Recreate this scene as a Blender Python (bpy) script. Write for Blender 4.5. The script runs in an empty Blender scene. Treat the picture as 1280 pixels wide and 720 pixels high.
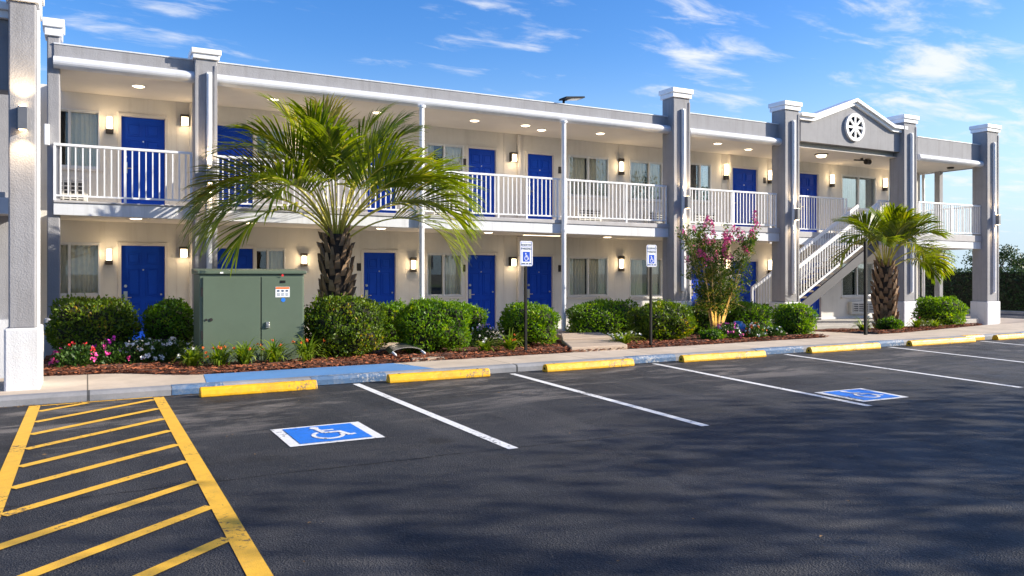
import bpy, math, random
from mathutils import Vector, Matrix, Quaternion
R = math.radians
random.seed(7)
scene = bpy.context.scene
COL = scene.collection

# ------------------------------------------------------------------ helpers
def lin(r, g, b):
    f = lambda c: (c/255/12.92) if c/255 <= 0.04045 else ((c/255+0.055)/1.055)**2.4
    return (f(r), f(g), f(b))

class MB:
    """collects geometry for ONE mesh object"""
    def __init__(s): s.v = []; s.f = []; s.mi = []
    def add(s, vs, fs, m=0):
        o = len(s.v); s.v += [tuple(v) for v in vs]
        for f in fs: s.f.append(tuple(i+o for i in f)); s.mi.append(m)
        return s
    def box(s, x0, x1, y0, y1, z0, z1, m=0):
        return s.add([(x0,y0,z0),(x1,y0,z0),(x1,y1,z0),(x0,y1,z0),(x0,y0,z1),(x1,y0,z1),(x1,y1,z1),(x0,y1,z1)],
              [(3,2,1,0),(4,5,6,7),(0,1,5,4),(1,2,6,5),(2,3,7,6),(3,0,4,7)], m)
    def hexa(s, p, m=0):
        return s.add(p, [(3,2,1,0),(4,5,6,7),(0,1,5,4),(1,2,6,5),(2,3,7,6),(3,0,4,7)], m)
    def bar(s, a, b, w, t, up=(0,0,1), m=0):
        """square bar from a to b, w across (horizontal), t along up"""
        a = Vector(a); b = Vector(b); d = (b-a).normalized(); up = Vector(up)
        sx = d.cross(up)
        if sx.length < 1e-4: sx = Vector((1,0,0))
        sx.normalize(); u = sx.cross(d).normalized()
        sx *= w/2; u *= t/2
        p = [a-sx-u, a+sx-u, b+sx-u, b-sx-u, a-sx+u, a+sx+u, b+sx+u, b-sx+u]
        return s.hexa(p, m)
    def tube(s, pts, rad, n=10, m=0, cap=True):
        pts = [Vector(p) for p in pts]
        if not isinstance(rad, (list, tuple)): rad = [rad]*len(pts)
        rings = []; ref = Vector((0.31, 0.17, 0.93))
        for i, p in enumerate(pts):
            d = (pts[min(i+1,len(pts)-1)] - pts[max(i-1,0)]).normalized()
            x = d.cross(ref)
            if x.length < 0.05: x = d.cross(Vector((1,0,0)))
            x.normalize(); y = d.cross(x)
            rings.append([p + (x*math.cos(2*math.pi*k/n) + y*math.sin(2*math.pi*k/n))*rad[i] for k in range(n)])
        vs = [v for r in rings for v in r]; fs = []
        for i in range(len(pts)-1):
            for k in range(n):
                fs.append((i*n+k, i*n+(k+1)%n, (i+1)*n+(k+1)%n, (i+1)*n+k))
        if cap:
            fs.append(tuple(range(n))[::-1]); fs.append(tuple((len(pts)-1)*n+k for k in range(n)))
        return s.add(vs, fs, m)
    def lathe(s, prof, c=(0,0,0), n=16, m=0):
        cx, cy, cz = c; vs = []; fs = []
        for r, z in prof:
            for k in range(n): vs.append((cx+r*math.cos(2*math.pi*k/n), cy+r*math.sin(2*math.pi*k/n), cz+z))
        for i in range(len(prof)-1):
            for k in range(n): fs.append((i*n+k, i*n+(k+1)%n, (i+1)*n+(k+1)%n, (i+1)*n+k))
        fs.append(tuple(range(n))[::-1]); fs.append(tuple((len(prof)-1)*n+k for k in range(n)))
        return s.add(vs, fs, m)
    def prism(s, poly, a0, a1, axis='y', m=0):
        """polygon in the other two axes, extruded along axis"""
        n = len(poly)
        if axis == 'y': g = lambda p, t: (p[0], t, p[1])
        elif axis == 'x': g = lambda p, t: (t, p[0], p[1])
        else: g = lambda p, t: (p[0], p[1], t)
        vs = [g(p, a0) for p in poly] + [g(p, a1) for p in poly]
        fs = [tuple(range(n)), tuple(range(2*n-1, n-1, -1))]
        for i in range(n): fs.append((i, (i+1)%n, n+(i+1)%n, n+i)[::-1])
        return s.add(vs, fs, m)
    def build(s, name, mats, parent=None, loc=None, smooth=False, bevel=0, local=False):
        me = bpy.data.meshes.new(name); me.from_pydata(s.v, [], s.f)
        if not isinstance(mats, (list, tuple)): mats = [mats]
        for m in mats: me.materials.append(m)
        if len(mats) > 1: me.polygons.foreach_set('material_index', s.mi)
        if smooth: me.polygons.foreach_set('use_smooth', [True]*len(me.polygons))
        me.update()
        o = bpy.data.objects.new(name, me); COL.objects.link(o)
        if loc: o.location = loc
        if parent:
            o.parent = parent
            if not local and parent.type == 'EMPTY':
                o.matrix_parent_inverse = Matrix.Translation(-parent.location)
        if bevel:
            b = o.modifiers.new('bevel', 'BEVEL'); b.width = bevel; b.segments = 2; b.limit_method = 'ANGLE'; b.angle_limit = R(40)
        return o

def fixnormals(o):
    import bmesh
    bm = bmesh.new(); bm.from_mesh(o.data); bmesh.ops.recalc_face_normals(bm, faces=bm.faces[:]); bm.to_mesh(o.data); bm.free()

def tag(o, label=None, cat=None, group=None, kind=None):
    if label: o['label'] = label
    if cat: o['category'] = cat
    if group: o['group'] = group
    if kind: o['kind'] = kind
    return o
def thing(name, label, cat, loc=(0,0,0), group=None, rz=0):
    o = bpy.data.objects.new(name, None); COL.objects.link(o)
    o.location = loc; o.rotation_euler = (0,0,rz); o.empty_display_size = 0.3
    return tag(o, label, cat, group)
def copy_tree(o, parent=None):
    c = o.copy(); COL.objects.link(c)
    if parent: c.parent = parent
    for ch in [q for q in KIDS.get(o.name, [])]: 
        d = copy_tree(ch, c)
        KIDS.setdefault(c.name, []).append(d)
    return c
KIDS = {}
def reg(parent, *kids): KIDS.setdefault(parent.name, []).extend(kids)

# ------------------------------------------------------------------ materials
def nodes(name):
    m = bpy.data.materials.new(name); m.use_nodes = True
    nt = m.node_tree; b = nt.nodes['Principled BSDF']
    return m, nt, b
def mat(name, col, rough=0.6, metal=0, var=0.12, vscale=6, bump=0, bscale=80, spec=0.5, island=0, dirt=None, wear=0, wearc=(.035,.035,.038), streak=0):
    """procedural material: base colour with two-octave noise wear and a noise bump"""
    m, nt, b = nodes(name); N = nt.nodes; L = nt.links
    tc = N.new('ShaderNodeTexCoord')
    nz = N.new('ShaderNodeTexNoise'); nz.inputs['Scale'].default_value = vscale; nz.inputs['Detail'].default_value = 6; nz.inputs['Roughness'].default_value = .65
    L.new(tc.outputs['Object'], nz.inputs['Vector'])
    rp = N.new('ShaderNodeValToRGB')
    lo = tuple(c*(1-var) for c in col); hi = tuple(min(1, c*(1+var)) for c in col)
    rp.color_ramp.elements[0].position = .3; rp.color_ramp.elements[0].color = (*lo, 1)
    rp.color_ramp.elements[1].position = .7; rp.color_ramp.elements[1].color = (*hi, 1)
    L.new(nz.outputs['Fac'], rp.inputs['Fac']); out = rp.outputs['Color']
    if dirt:
        n2 = N.new('ShaderNodeTexNoise'); n2.inputs['Scale'].default_value = vscale*.35; n2.inputs['Detail'].default_value = 9; n2.inputs['Roughness'].default_value = .75
        L.new(tc.outputs['Object'], n2.inputs['Vector'])
        r2 = N.new('ShaderNodeMapRange'); r2.inputs['From Min'].default_value = .52; r2.inputs['From Max'].default_value = .75; r2.inputs['To Max'].default_value = dirt[1]
        L.new(n2.outputs['Fac'], r2.inputs['Value'])
        mx = N.new('ShaderNodeMix'); mx.data_type = 'RGBA'; L.new(r2.outputs['Result'], mx.inputs['Factor']); L.new(out, mx.inputs[6]); mx.inputs[7].default_value = (*dirt[0], 1)
        out = mx.outputs[2]
    if streak:
        ms = N.new('ShaderNodeMapping'); ms.inputs['Scale'].default_value = (5,5,.28); L.new(tc.outputs['Object'], ms.inputs['Vector'])
        n6 = N.new('ShaderNodeTexNoise'); n6.inputs['Scale'].default_value = 1.6; n6.inputs['Detail'].default_value = 8; n6.inputs['Roughness'].default_value = .7; L.new(ms.outputs[0], n6.inputs['Vector'])
        r6 = N.new('ShaderNodeMapRange'); r6.inputs['From Min'].default_value = .50; r6.inputs['From Max'].default_value = .72; r6.inputs['To Max'].default_value = streak; L.new(n6.outputs['Fac'], r6.inputs['Value'])
        x6 = N.new('ShaderNodeMix'); x6.data_type = 'RGBA'; L.new(r6.outputs['Result'], x6.inputs['Factor']); L.new(out, x6.inputs[6]); x6.inputs[7].default_value = (col[0]*.55,col[1]*.52,col[2]*.47,1); out = x6.outputs[2]
    if wear:
        n4 = N.new('ShaderNodeTexNoise'); n4.inputs['Scale'].default_value = 22; n4.inputs['Detail'].default_value = 10; n4.inputs['Roughness'].default_value = .75; L.new(tc.outputs['Object'], n4.inputs['Vector'])
        n5 = N.new('ShaderNodeTexNoise'); n5.inputs['Scale'].default_value = 1.1; n5.inputs['Detail'].default_value = 3; L.new(tc.outputs['Object'], n5.inputs['Vector'])
        a4 = N.new('ShaderNodeMath'); a4.operation = 'MULTIPLY_ADD'; a4.inputs[1].default_value = .55; L.new(n5.outputs['Fac'], a4.inputs[0]); L.new(n4.outputs['Fac'], a4.inputs[2])
        r4 = N.new('ShaderNodeMapRange'); r4.inputs['From Min'].default_value = wear; r4.inputs['From Max'].default_value = wear+.05; r4.inputs['To Max'].default_value = .85; L.new(a4.outputs[0], r4.inputs['Value'])
        x4 = N.new('ShaderNodeMix'); x4.data_type = 'RGBA'; L.new(r4.outputs['Result'], x4.inputs['Factor']); L.new(out, x4.inputs[6]); x4.inputs[7].default_value = (*wearc,1); out = x4.outputs[2]
    if island:
        ge = N.new('ShaderNodeNewGeometry'); hs = N.new('ShaderNodeHueSaturation')
        mr = N.new('ShaderNodeMapRange'); mr.inputs['To Min'].default_value = 1-island; mr.inputs['To Max'].default_value = 1+island
        L.new(ge.outputs['Random Per Island'], mr.inputs['Value']); L.new(mr.outputs['Result'], hs.inputs['Value']); L.new(out, hs.inputs['Color']); out = hs.outputs['Color']
    L.new(out, b.inputs['Base Color'])
    b.inputs['Roughness'].default_value = rough; b.inputs['Metallic'].default_value = metal; b.inputs['Specular IOR Level'].default_value = spec
    if bump:
        n3 = N.new('ShaderNodeTexNoise'); n3.inputs['Scale'].default_value = bscale; n3.inputs['Detail'].default_value = 4
        L.new(tc.outputs['Object'], n3.inputs['Vector'])
        bp = N.new('ShaderNodeBump'); bp.inputs['Strength'].default_value = bump; bp.inputs['Distance'].default_value = .01
        L.new(n3.outputs['Fac'], bp.inputs['Height']); L.new(bp.outputs['Normal'], b.inputs['Normal'])
    return m
def leafmat(name, c1, c2, trans=.35, rough=.45, c3=None, scale=2.2, spec=.35):
    """leaf: colour varies per leaf (island) and per clump; part of the light passes through"""
    m, nt, b = nodes(name); N = nt.nodes; L = nt.links
    ge = N.new('ShaderNodeNewGeometry'); tc = N.new('ShaderNodeTexCoord')
    nz = N.new('ShaderNodeTexNoise'); nz.inputs['Scale'].default_value = scale; nz.inputs['Detail'].default_value = 3
    L.new(tc.outputs['Object'], nz.inputs['Vector'])
    ad = N.new('ShaderNodeMath'); ad.operation = 'MULTIPLY_ADD'; ad.inputs[1].default_value = .55
    L.new(ge.outputs['Random Per Island'], ad.inputs[0])
    sb = N.new('ShaderNodeMath'); sb.operation = 'MULTIPLY_ADD'; sb.inputs[1].default_value = 1.3; sb.inputs[2].default_value = -.4
    L.new(nz.outputs['Fac'], sb.inputs[0]); L.new(sb.outputs[0], ad.inputs[2])
    rp = N.new('ShaderNodeValToRGB'); rp.color_ramp.elements[0].position = .15; rp.color_ramp.elements[0].color = (*c1,1)
    rp.color_ramp.elements[1].position = .8; rp.color_ramp.elements[1].color = (*c2,1)
    if c3:
        e = rp.color_ramp.elements.new(.97); e.color = (*c3,1)
    L.new(ad.outputs[0], rp.inputs['Fac']); L.new(rp.outputs['Color'], b.inputs['Base Color'])
    b.inputs['Roughness'].default_value = rough; b.inputs['Specular IOR Level'].default_value = spec
    tr = N.new('ShaderNodeBsdfTranslucent'); hs = N.new('ShaderNodeHueSaturation'); hs.inputs['Hue'].default_value = .485; hs.inputs['Saturation'].default_value = 1.1; hs.inputs['Value'].default_value = 1.5
    L.new(rp.outputs['Color'], hs.inputs['Color']); L.new(hs.outputs['Color'], tr.inputs['Color'])
    mx = N.new('ShaderNodeMixShader'); mx.inputs[0].default_value = trans
    L.new(b.outputs[0], mx.inputs[1]); L.new(tr.outputs[0], mx.inputs[2])
    L.new(mx.outputs[0], N['Material Output'].inputs['Surface'])
    return m
def glow(name, col, st):
    m, nt, b = nodes(name)
    b.inputs['Base Color'].default_value = (.85,.82,.75,1); b.inputs['Emission Color'].default_value = (*col,1); b.inputs['Emission Strength'].default_value = st
    b.inputs['Roughness'].default_value = .35
    return m

M = {}
M['stucco'] = mat('grey_stucco', (.295,.295,.315), .85, streak=.45, var=.07, vscale=3, bump=.55, bscale=55, dirt=((.17,.165,.17),.4))
M['wall'] = mat('beige_wall', (.66,.64,.605), .8, streak=.22, var=.04, vscale=1.5, bump=.15, bscale=40, dirt=((.40,.375,.34),.3))
M['ceil'] = mat('ceiling_paint', (.64,.60,.55), .8, var=.05, vscale=1.2, bump=.1, bscale=30)
M['white'] = mat('white_paint', (.84,.85,.87), .42, var=.05, vscale=5, bump=.06, bscale=30, dirt=((.60,.59,.57),.25))
M['base'] = mat('white_base_stucco', (.64,.65,.68), .75, streak=.35, var=.05, vscale=3, bump=.4, bscale=60, dirt=((.58,.55,.50),.4))
M['fascia'] = mat('fascia_paint', (.66,.68,.72), .5, streak=.4, var=.05, vscale=2.5, dirt=((.55,.54,.53),.3))
M['lip'] = mat('slab_edge', (.42,.41,.42), .7, var=.1, vscale=4, bump=.2, dirt=((.3,.28,.26),.5))
M['slabc'] = mat('walkway_concrete', (.40,.38,.355), .85, var=.1, vscale=4, bump=.3)
M['door'] = mat('blue_door_paint', (.001,.048,.42), .55, var=.08, vscale=3, spec=.2)
M['frame'] = mat('door_frame_paint', (.60,.57,.54), .55, var=.04)
M['alu'] = mat('aluminium_frame', (.66,.66,.66), .35, metal=.25, var=.04)
M['steel'] = mat('brushed_steel', (.62,.60,.56), .28, metal=.9, var=.06)
M['dark'] = mat('dark_bronze_metal', (.035,.03,.028), .45, metal=.4, var=.1)
M['black'] = mat('black_paint', (.007,.007,.008), .6, var=.1, spec=.25)
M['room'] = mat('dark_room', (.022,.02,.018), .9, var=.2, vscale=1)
M['curt'] = mat('curtain_fabric', (.80,.72,.60), .9, var=.06, vscale=9)
M['ac'] = mat('ac_plastic', (.60,.59,.56), .5, var=.05)
M['acd'] = mat('ac_grille_recess', (.05,.05,.05), .7, var=.1)
M['grey'] = mat('grey_metal', (.20,.20,.21), .4, metal=.5, var=.06)
M['stairm'] = mat('stair_stringer_paint', (.07,.07,.082), .55, var=.08)
M['tread'] = mat('stair_tread_concrete', (.16,.125,.10), .85, var=.15, bump=.3)
M['yel'] = mat('yellow_road_paint', (.80,.44,.035), .6, var=.1, vscale=9, bump=.25, bscale=120, dirt=((.42,.25,.06),.5), wear=.875)
M['stopy'] = mat('wheel_stop_paint', (.80,.42,.006), .5, var=.06, vscale=5, bump=.3, bscale=45, dirt=((.46,.26,.03),.7), wear=.88, wearc=(.16,.13,.09))
M['wline'] = mat('white_road_paint', (.74,.74,.73), .6, var=.06, vscale=12, bump=.25, bscale=120, dirt=((.36,.35,.35),.55), wear=.86)
M['bline'] = mat('blue_road_paint', (.008,.17,.66), .55, var=.08, vscale=10, bump=.2, bscale=120, dirt=((.02,.12,.36),.4), wear=.89)
M['green'] = mat('utility_green', (.088,.125,.086), .5, var=.05, vscale=3, dirt=((.13,.15,.11),.35))
M['greend'] = mat('utility_green_dark', (.05,.072,.05), .55, var=.08)
M['signw'] = mat('sign_white', (.80,.82,.84), .35, var=.02)
M['signb'] = mat('sign_blue', (.01,.08,.55), .35, var=.02)
M['signk'] = mat('sign_ink', (.05,.09,.16), .4, var=.02)
M['orange'] = mat('label_orange', (.75,.16,.02), .5, var=.02)
M['trunk'] = mat('palm_boot', (.26,.165,.095), .9, var=.3, vscale=9, bump=.6, bscale=60, island=.4)
M['fibre'] = mat('palm_fibre', (.04,.027,.018), .95, var=.3, vscale=20, bump=.8, bscale=60)
M['petiole'] = mat('palm_petiole', (.44,.38,.045), .45, var=.15, vscale=6)
M['bark'] = mat('crape_bark', (.46,.35,.15), .7, var=.2, vscale=7, bump=.3)
M['barkd'] = mat('oak_bark', (.09,.07,.055), .9, var=.3, vscale=6, bump=.7)
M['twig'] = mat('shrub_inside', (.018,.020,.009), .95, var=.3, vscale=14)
M['shrub'] = leafmat('shrub_leaf', (.014,.055,.006), (.11,.25,.014), .40, c3=(.30,.38,.03), scale=3)
M['shrubr'] = leafmat('shrub_leaf_bronze', (.020,.060,.007), (.16,.25,.018), .40, c3=(.48,.32,.04), scale=2.2)
M['shruby'] = leafmat('shrub_leaf_bright', (.024,.090,.007), (.17,.33,.015), .42, c3=(.38,.46,.03), scale=3)
M['frond'] = leafmat('palm_leaflet', (.050,.105,.012), (.22,.28,.022), .48, c3=(.50,.44,.06), scale=1.4, rough=.36)
M['frondd'] = leafmat('palm_leaflet_old', (.10,.12,.02), (.34,.29,.04), .38, scale=1.4)
M['lily'] = leafmat('lily_blade', (.07,.15,.012), (.27,.36,.035), .42, c3=(.42,.44,.07), scale=4)
M['herb'] = leafmat('flower_leaf', (.018,.06,.012), (.075,.15,.022), .3, scale=4)
M['crape'] = leafmat('crape_leaf', (.020,.060,.010), (.09,.15,.018), .38, c3=(.34,.27,.03), scale=2.5)
M['oak'] = leafmat('oak_leaf', (.02,.045,.010), (.06,.10,.016), .25, scale=1.0)
M['far'] = leafmat('far_leaf', (.015,.035,.012), (.06,.095,.025), .2, scale=.5)
M['hedgel'] = leafmat('hedge_leaf', (.012,.032,.010), (.045,.085,.020), .2, scale=1.2)
def petal(name, c): return mat(name, c, .6, var=.1, vscale=20, island=.25)
M['pink'] = petal('pink_petal', (.78,.07,.33)); M['red'] = petal('red_petal', (.65,.02,.03)); M['wpet'] = petal('white_petal', (.82,.82,.80)); M['mag'] = petal('magenta_petal', (.55,.03,.40)); M['opet'] = petal('orange_petal', (.70,.14,.02)); M['lpet'] = petal('lavender_petal', (.42,.32,.62))
M['pot'] = mat('blue_glaze', (.03,.14,.42), .12, var=.2, vscale=5)
M['conc'] = mat('path_concrete', (.42,.33,.25), .85, var=.12, vscale=3, bump=.35, bscale=60, dirt=((.30,.22,.16),.5))
M['chip'] = mat('mulch_chip', (.26,.078,.030), .95, var=.3, vscale=30, island=.65)
M['warm'] = glow('lamp_glass_warm', (1.0,.76,.46), 2.2)
M['disc'] = glow('ceiling_lamp_lens', (1.0,.78,.50), 2.6)
M['led'] = glow('lamp_slot', (1.0,.70,.36), 12.0)
M['gutter'] = mat('gutter_paint', (.62,.64,.69), .32, streak=.25, var=.05, vscale=3, dirt=((.55,.55,.56),.3))
M['soil'] = mat('mulch_soil', (.10,.036,.020), .95, var=.4, vscale=18, bump=1.0, bscale=70)

# asphalt: dark binder, aggregate speckle, worn pale patches, oil stains, bump
def asphalt():
    m, nt, b = nodes('asphalt'); N = nt.nodes; L = nt.links
    tc = N.new('ShaderNodeTexCoord')
    def noise(scale, det, ro=.6, dist=0, stretch=None):
        n = N.new('ShaderNodeTexNoise'); n.inputs['Scale'].default_value = scale; n.inputs['Detail'].default_value = det; n.inputs['Roughness'].default_value = ro; n.inputs['Distortion'].default_value = dist
        if stretch:
            mp = N.new('ShaderNodeMapping'); mp.inputs['Scale'].default_value = stretch; L.new(tc.outputs['Object'], mp.inputs['Vector']); L.new(mp.outputs[0], n.inputs['Vector'])
        else: L.new(tc.outputs['Object'], n.inputs['Vector'])
        return n
    def rng(src, a, b_, lo, hi):
        r = N.new('ShaderNodeMapRange'); r.inputs['From Min'].default_value = a; r.inputs['From Max'].default_value = b_; r.inputs['To Min'].default_value = lo; r.inputs['To Max'].default_value = hi
        L.new(src, r.inputs['Value']); return r.outputs['Result']
    def mix(f, a, col):
        x = N.new('ShaderNodeMix'); x.data_type = 'RGBA'; L.new(f, x.inputs['Factor'])
        if isinstance(a, tuple): x.inputs[6].default_value = (*a,1)
        else: L.new(a, x.inputs[6])
        x.inputs[7].default_value = (*col,1); return x.outputs[2]
    c = mix(rng(noise(.35,6).outputs['Fac'], .35,.7, 0,1), (.013,.0145,.019), (.027,.0285,.034))
    # pale worn streaks near the stalls, running along the kerb
    pale = rng(noise(1.1,9,.72,.6,(.45,1.5,1)).outputs['Fac'], .50,.60, 0,.9)
    sx = N.new('ShaderNodeSeparateXYZ'); L.new(tc.outputs['Object'], sx.inputs[0])
    band = rng(sx.outputs['Y'], 7.4, 9.2, 0.10, 1)
    mu = N.new('ShaderNodeMath'); mu.operation = 'MULTIPLY'; L.new(pale, mu.inputs[0]); L.new(band, mu.inputs[1])
    c = mix(mu.outputs[0], c, (.17,.152,.138))
    c = mix(rng(noise(.8,5,.6).outputs['Fac'], .56,.66, 0,.75), c, (.010,.010,.012))
    # tyre-worn lanes across the bays, drips of oil
    c = mix(rng(noise(.5,7,.7,.4,(1.6,.35,1)).outputs['Fac'], .50,.66, 0,.55), c, (.075,.072,.072))
    od = N.new('ShaderNodeTexVoronoi'); od.inputs['Scale'].default_value = .9; od.inputs['Randomness'].default_value = 1; L.new(tc.outputs['Object'], od.inputs['Vector'])
    dn = N.new('ShaderNodeMath'); dn.operation = 'MULTIPLY_ADD'; dn.inputs[1].default_value = .22; L.new(noise(7,5,.7).outputs['Fac'], dn.inputs[0]); L.new(od.outputs['Distance'], dn.inputs[2])
    c = mix(rng(dn.outputs[0], .25,.19, 0,.8), c, (.008,.008,.009))
    agg = N.new('ShaderNodeTexVoronoi'); agg.inputs['Scale'].default_value = 95; L.new(tc.outputs['Object'], agg.inputs['Vector'])
    hs = N.new('ShaderNodeSeparateColor'); L.new(agg.outputs['Color'], hs.inputs[0])
    c = mix(rng(hs.outputs[0], .80,1.0, 0,.42), c, (.10,.095,.092))
    L.new(c, b.inputs['Base Color'])
    L.new(rng(noise(2.2,5).outputs['Fac'], .3,.7,.55,.8), b.inputs['Roughness'])
    b.inputs['Specular IOR Level'].default_value = .4
    bp = N.new('ShaderNodeBump'); bp.inputs['Strength'].default_value = .8; bp.inputs['Distance'].default_value = .008
    ad = N.new('ShaderNodeMath'); ad.operation = 'ADD'; L.new(agg.outputs['Distance'], ad.inputs[0]); L.new(noise(60,3).outputs['Fac'], ad.inputs[1])
    L.new(ad.outputs[0], bp.inputs['Height']); L.new(bp.outputs[0], b.inputs['Normal'])
    return m
M['asphalt'] = asphalt()
def walkmat(name, c1, c2, joint=1.52):
    m, nt, b = nodes(name); N = nt.nodes; L = nt.links
    tc = N.new('ShaderNodeTexCoord'); sx = N.new('ShaderNodeSeparateXYZ'); L.new(tc.outputs['Object'], sx.inputs[0])
    n = N.new('ShaderNodeTexNoise'); n.inputs['Scale'].default_value = 1.3; n.inputs['Detail'].default_value = 9; n.inputs['Roughness'].default_value = .7; L.new(tc.outputs['Object'], n.inputs['Vector'])
    rp = N.new('ShaderNodeValToRGB'); rp.color_ramp.elements[0].position = .32; rp.color_ramp.elements[0].color = (*c1,1); rp.color_ramp.elements[1].position = .66; rp.color_ramp.elements[1].color = (*c2,1)
    L.new(n.outputs['Fac'], rp.inputs['Fac'])
    dv = N.new('ShaderNodeMath'); dv.operation = 'DIVIDE'; dv.inputs[1].default_value = joint; L.new(sx.outputs['X'], dv.inputs[0])
    fr = N.new('ShaderNodeMath'); fr.operation = 'FRACT'; L.new(dv.outputs[0], fr.inputs[0])
    lt = N.new('ShaderNodeMath'); lt.operation = 'LESS_THAN'; lt.inputs[1].default_value = .011; L.new(fr.outputs[0], lt.inputs[0])
    mx = N.new('ShaderNodeMix'); mx.data_type = 'RGBA'; L.new(lt.outputs[0], mx.inputs['Factor']); L.new(rp.outputs['Color'], mx.inputs[6]); mx.inputs[7].default_value = (c1[0]*.3,c1[1]*.3,c1[2]*.3,1)
    L.new(mx.outputs[2], b.inputs['Base Color']); b.inputs['Roughness'].default_value = .85
    n3 = N.new('ShaderNodeTexNoise'); n3.inputs['Scale'].default_value = 70; L.new(tc.outputs['Object'], n3.inputs['Vector'])
    bp = N.new('ShaderNodeBump'); bp.inputs['Strength'].default_value = .35; bp.inputs['Distance'].default_value = .008; L.new(n3.outputs['Fac'], bp.inputs['Height']); L.new(bp.outputs[0], b.inputs['Normal'])
    return m
M['walk'] = walkmat('sidewalk_concrete', (.40,.33,.26), (.56,.47,.38))
M['kerb'] = walkmat('kerb_concrete', (.16,.17,.19), (.30,.30,.32), 3.05)
M['bkerb'] = mat('worn_blue_kerb_paint', (.06,.13,.25), .7, var=.2, vscale=7, bump=.3, dirt=((.34,.35,.36),.75), wear=.84, wearc=(.42,.42,.42))
M['bwalk'] = mat('blue_walk_paint', (.10,.25,.52), .6, var=.10, vscale=2.5, bump=.25, bscale=70, dirt=((.22,.34,.52),.45))
M['grass'] = mat('lawn_green', (.055,.115,.015), .95, var=.35, vscale=2, bump=1, bscale=40)
M['ground'] = mat('earth', (.09,.08,.05), .95, var=.3, vscale=.5)

def glass():
    m = bpy.data.materials.new('window_glass'); m.use_nodes = True; nt = m.node_tree; N = nt.nodes; L = nt.links
    N.remove(N['Principled BSDF'])
    g = N.new('ShaderNodeBsdfGlossy'); g.inputs['Roughness'].default_value = .01; g.inputs['Color'].default_value = (.92,.96,1,1)
    t = N.new('ShaderNodeBsdfTransparent'); t.inputs['Color'].default_value = (.93,.96,.95,1)
    fr = N.new('ShaderNodeFresnel'); fr.inputs['IOR'].default_value = 1.5
    ma = N.new('ShaderNodeMath'); ma.operation = 'MULTIPLY_ADD'; ma.inputs[1].default_value = .7; ma.inputs[2].default_value = .025; L.new(fr.outputs[0], ma.inputs[0])
    mx = N.new('ShaderNodeMixShader'); L.new(ma.outputs[0], mx.inputs[0]); L.new(t.outputs[0], mx.inputs[1]); L.new(g.outputs[0], mx.inputs[2])
    L.new(mx.outputs[0], N['Material Output'].inputs['Surface']); return m
M['glass'] = glass()

# ------------------------------------------------------------------ ground levels
def lerp(a, b, t): return a+(b-a)*max(0, min(1, t))
WALK_Z = .115
BACK = [(-6,13.2),(-.7,13.15),(.4,13.0),(1.35,12.25),(4.5,12.3),(9,12.38),(15,12.45),(18,12.55),(20.5,12.95),(22.6,13.3),(30,13.3)]
def back_y(x):
    for (a, ya), (b, yb) in zip(BACK, BACK[1:]):
        if x <= b: return lerp(ya, yb, (x-a)/(b-a))
    return BACK[-1][1]
def zb(x): return .13 - .0120*max(0, min(28, x))
def gz(x, y):
    yb = back_y(x)
    if y <= yb: return WALK_Z
    return lerp(WALK_Z+.01, zb(x), (y-yb)/max(.6, 15.6-yb))

def sheet(name, x0, x1, y0, y1, z, m, nx=1, ny=1):
    b = MB(); 
    vs = [(lerp(x0,x1,i/nx), lerp(y0,y1,j/ny), z) for j in range(ny+1) for i in range(nx+1)]
    b.add(vs, [(j*(nx+1)+i, j*(nx+1)+i+1, (j+1)*(nx+1)+i+1, (j+1)*(nx+1)+i) for j in range(ny) for i in range(nx)])
    return tag(b.build(name, m), kind='structure')

sheet('ground', -900, 900, -900, 900, -.45, M['ground'])
sheet('parking_lot', -60, 28.6, -60, 11.14, 0, M['asphalt'])
sheet('road', 28.6, 31.6, -60, 120, 0, M['asphalt'])
sheet('lawn', 31.75, 260, -60, 220, .03, M['grass'])
tag(MB().box(31.6, 31.75, -60, 120, -.1, .12).build('lawn_kerb', M['kerb'], bevel=.02), kind='structure')
# sidewalk slab with kerb
b = MB(); n = 120; xs = [-14 + (42.6)*i/n for i in range(n+1)]
vs = []; fs = []
for x in xs: vs += [(x, 11.29, WALK_Z), (x, back_y(x), WALK_Z)]
for i in range(n): fs.append((2*i, 2*i+2, 2*i+3, 2*i+1))
b.add(vs, fs); tag(b.build('sidewalk', M['walk']), kind='structure')
b = MB().prism([(11.13,-.1),(11.13,.075),(11.155,.112),(11.285,.119),(11.285,-.1)], -14, 28.6, 'x'); fo = b.build('kerb', M['kerb']); tag(fo, kind='structure'); fixnormals(fo)
# blue paint on the walk and the worn blue patches of the kerb
b = MB(); n = 30; vs = []; fs = []
for i in range(n+1):
    x0 = lerp(1.42, 4.75, i/n); x1 = lerp(1.50, 4.42, i/n)
    vs += [(x0, 11.292, WALK_Z+.004), (x1, back_y(x1)-.03, WALK_Z+.004)]
for i in range(n): fs.append((2*i, 2*i+2, 2*i+3, 2*i+1))
b.add(vs, fs); tag(b.build('blue_sidewalk_paint', M['bwalk']), kind='structure')
for i, (a, c) in enumerate([(.98,1.62),(2.8,3.9),(8.35,9.4),(11.4,12.7),(14.75,15.85),(20.4,22.5)]):
    b = MB().prism([(11.124,.004),(11.124,.075),(11.151,.116),(11.284,.1225),(11.284,.10),(11.16,.0)], a, c, 'x'); o = b.build('kerb_paint', M['bkerb']); fixnormals(o); tag(o, kind='structure')
o = MB().prism([(11.124,.004),(11.124,.075),(11.151,.116),(11.284,.1225),(11.284,.10),(11.16,.0)], 18.15, 18.85, 'x').build('kerb_paint', M['stopy']); fixnormals(o); tag(o, kind='structure')
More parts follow.
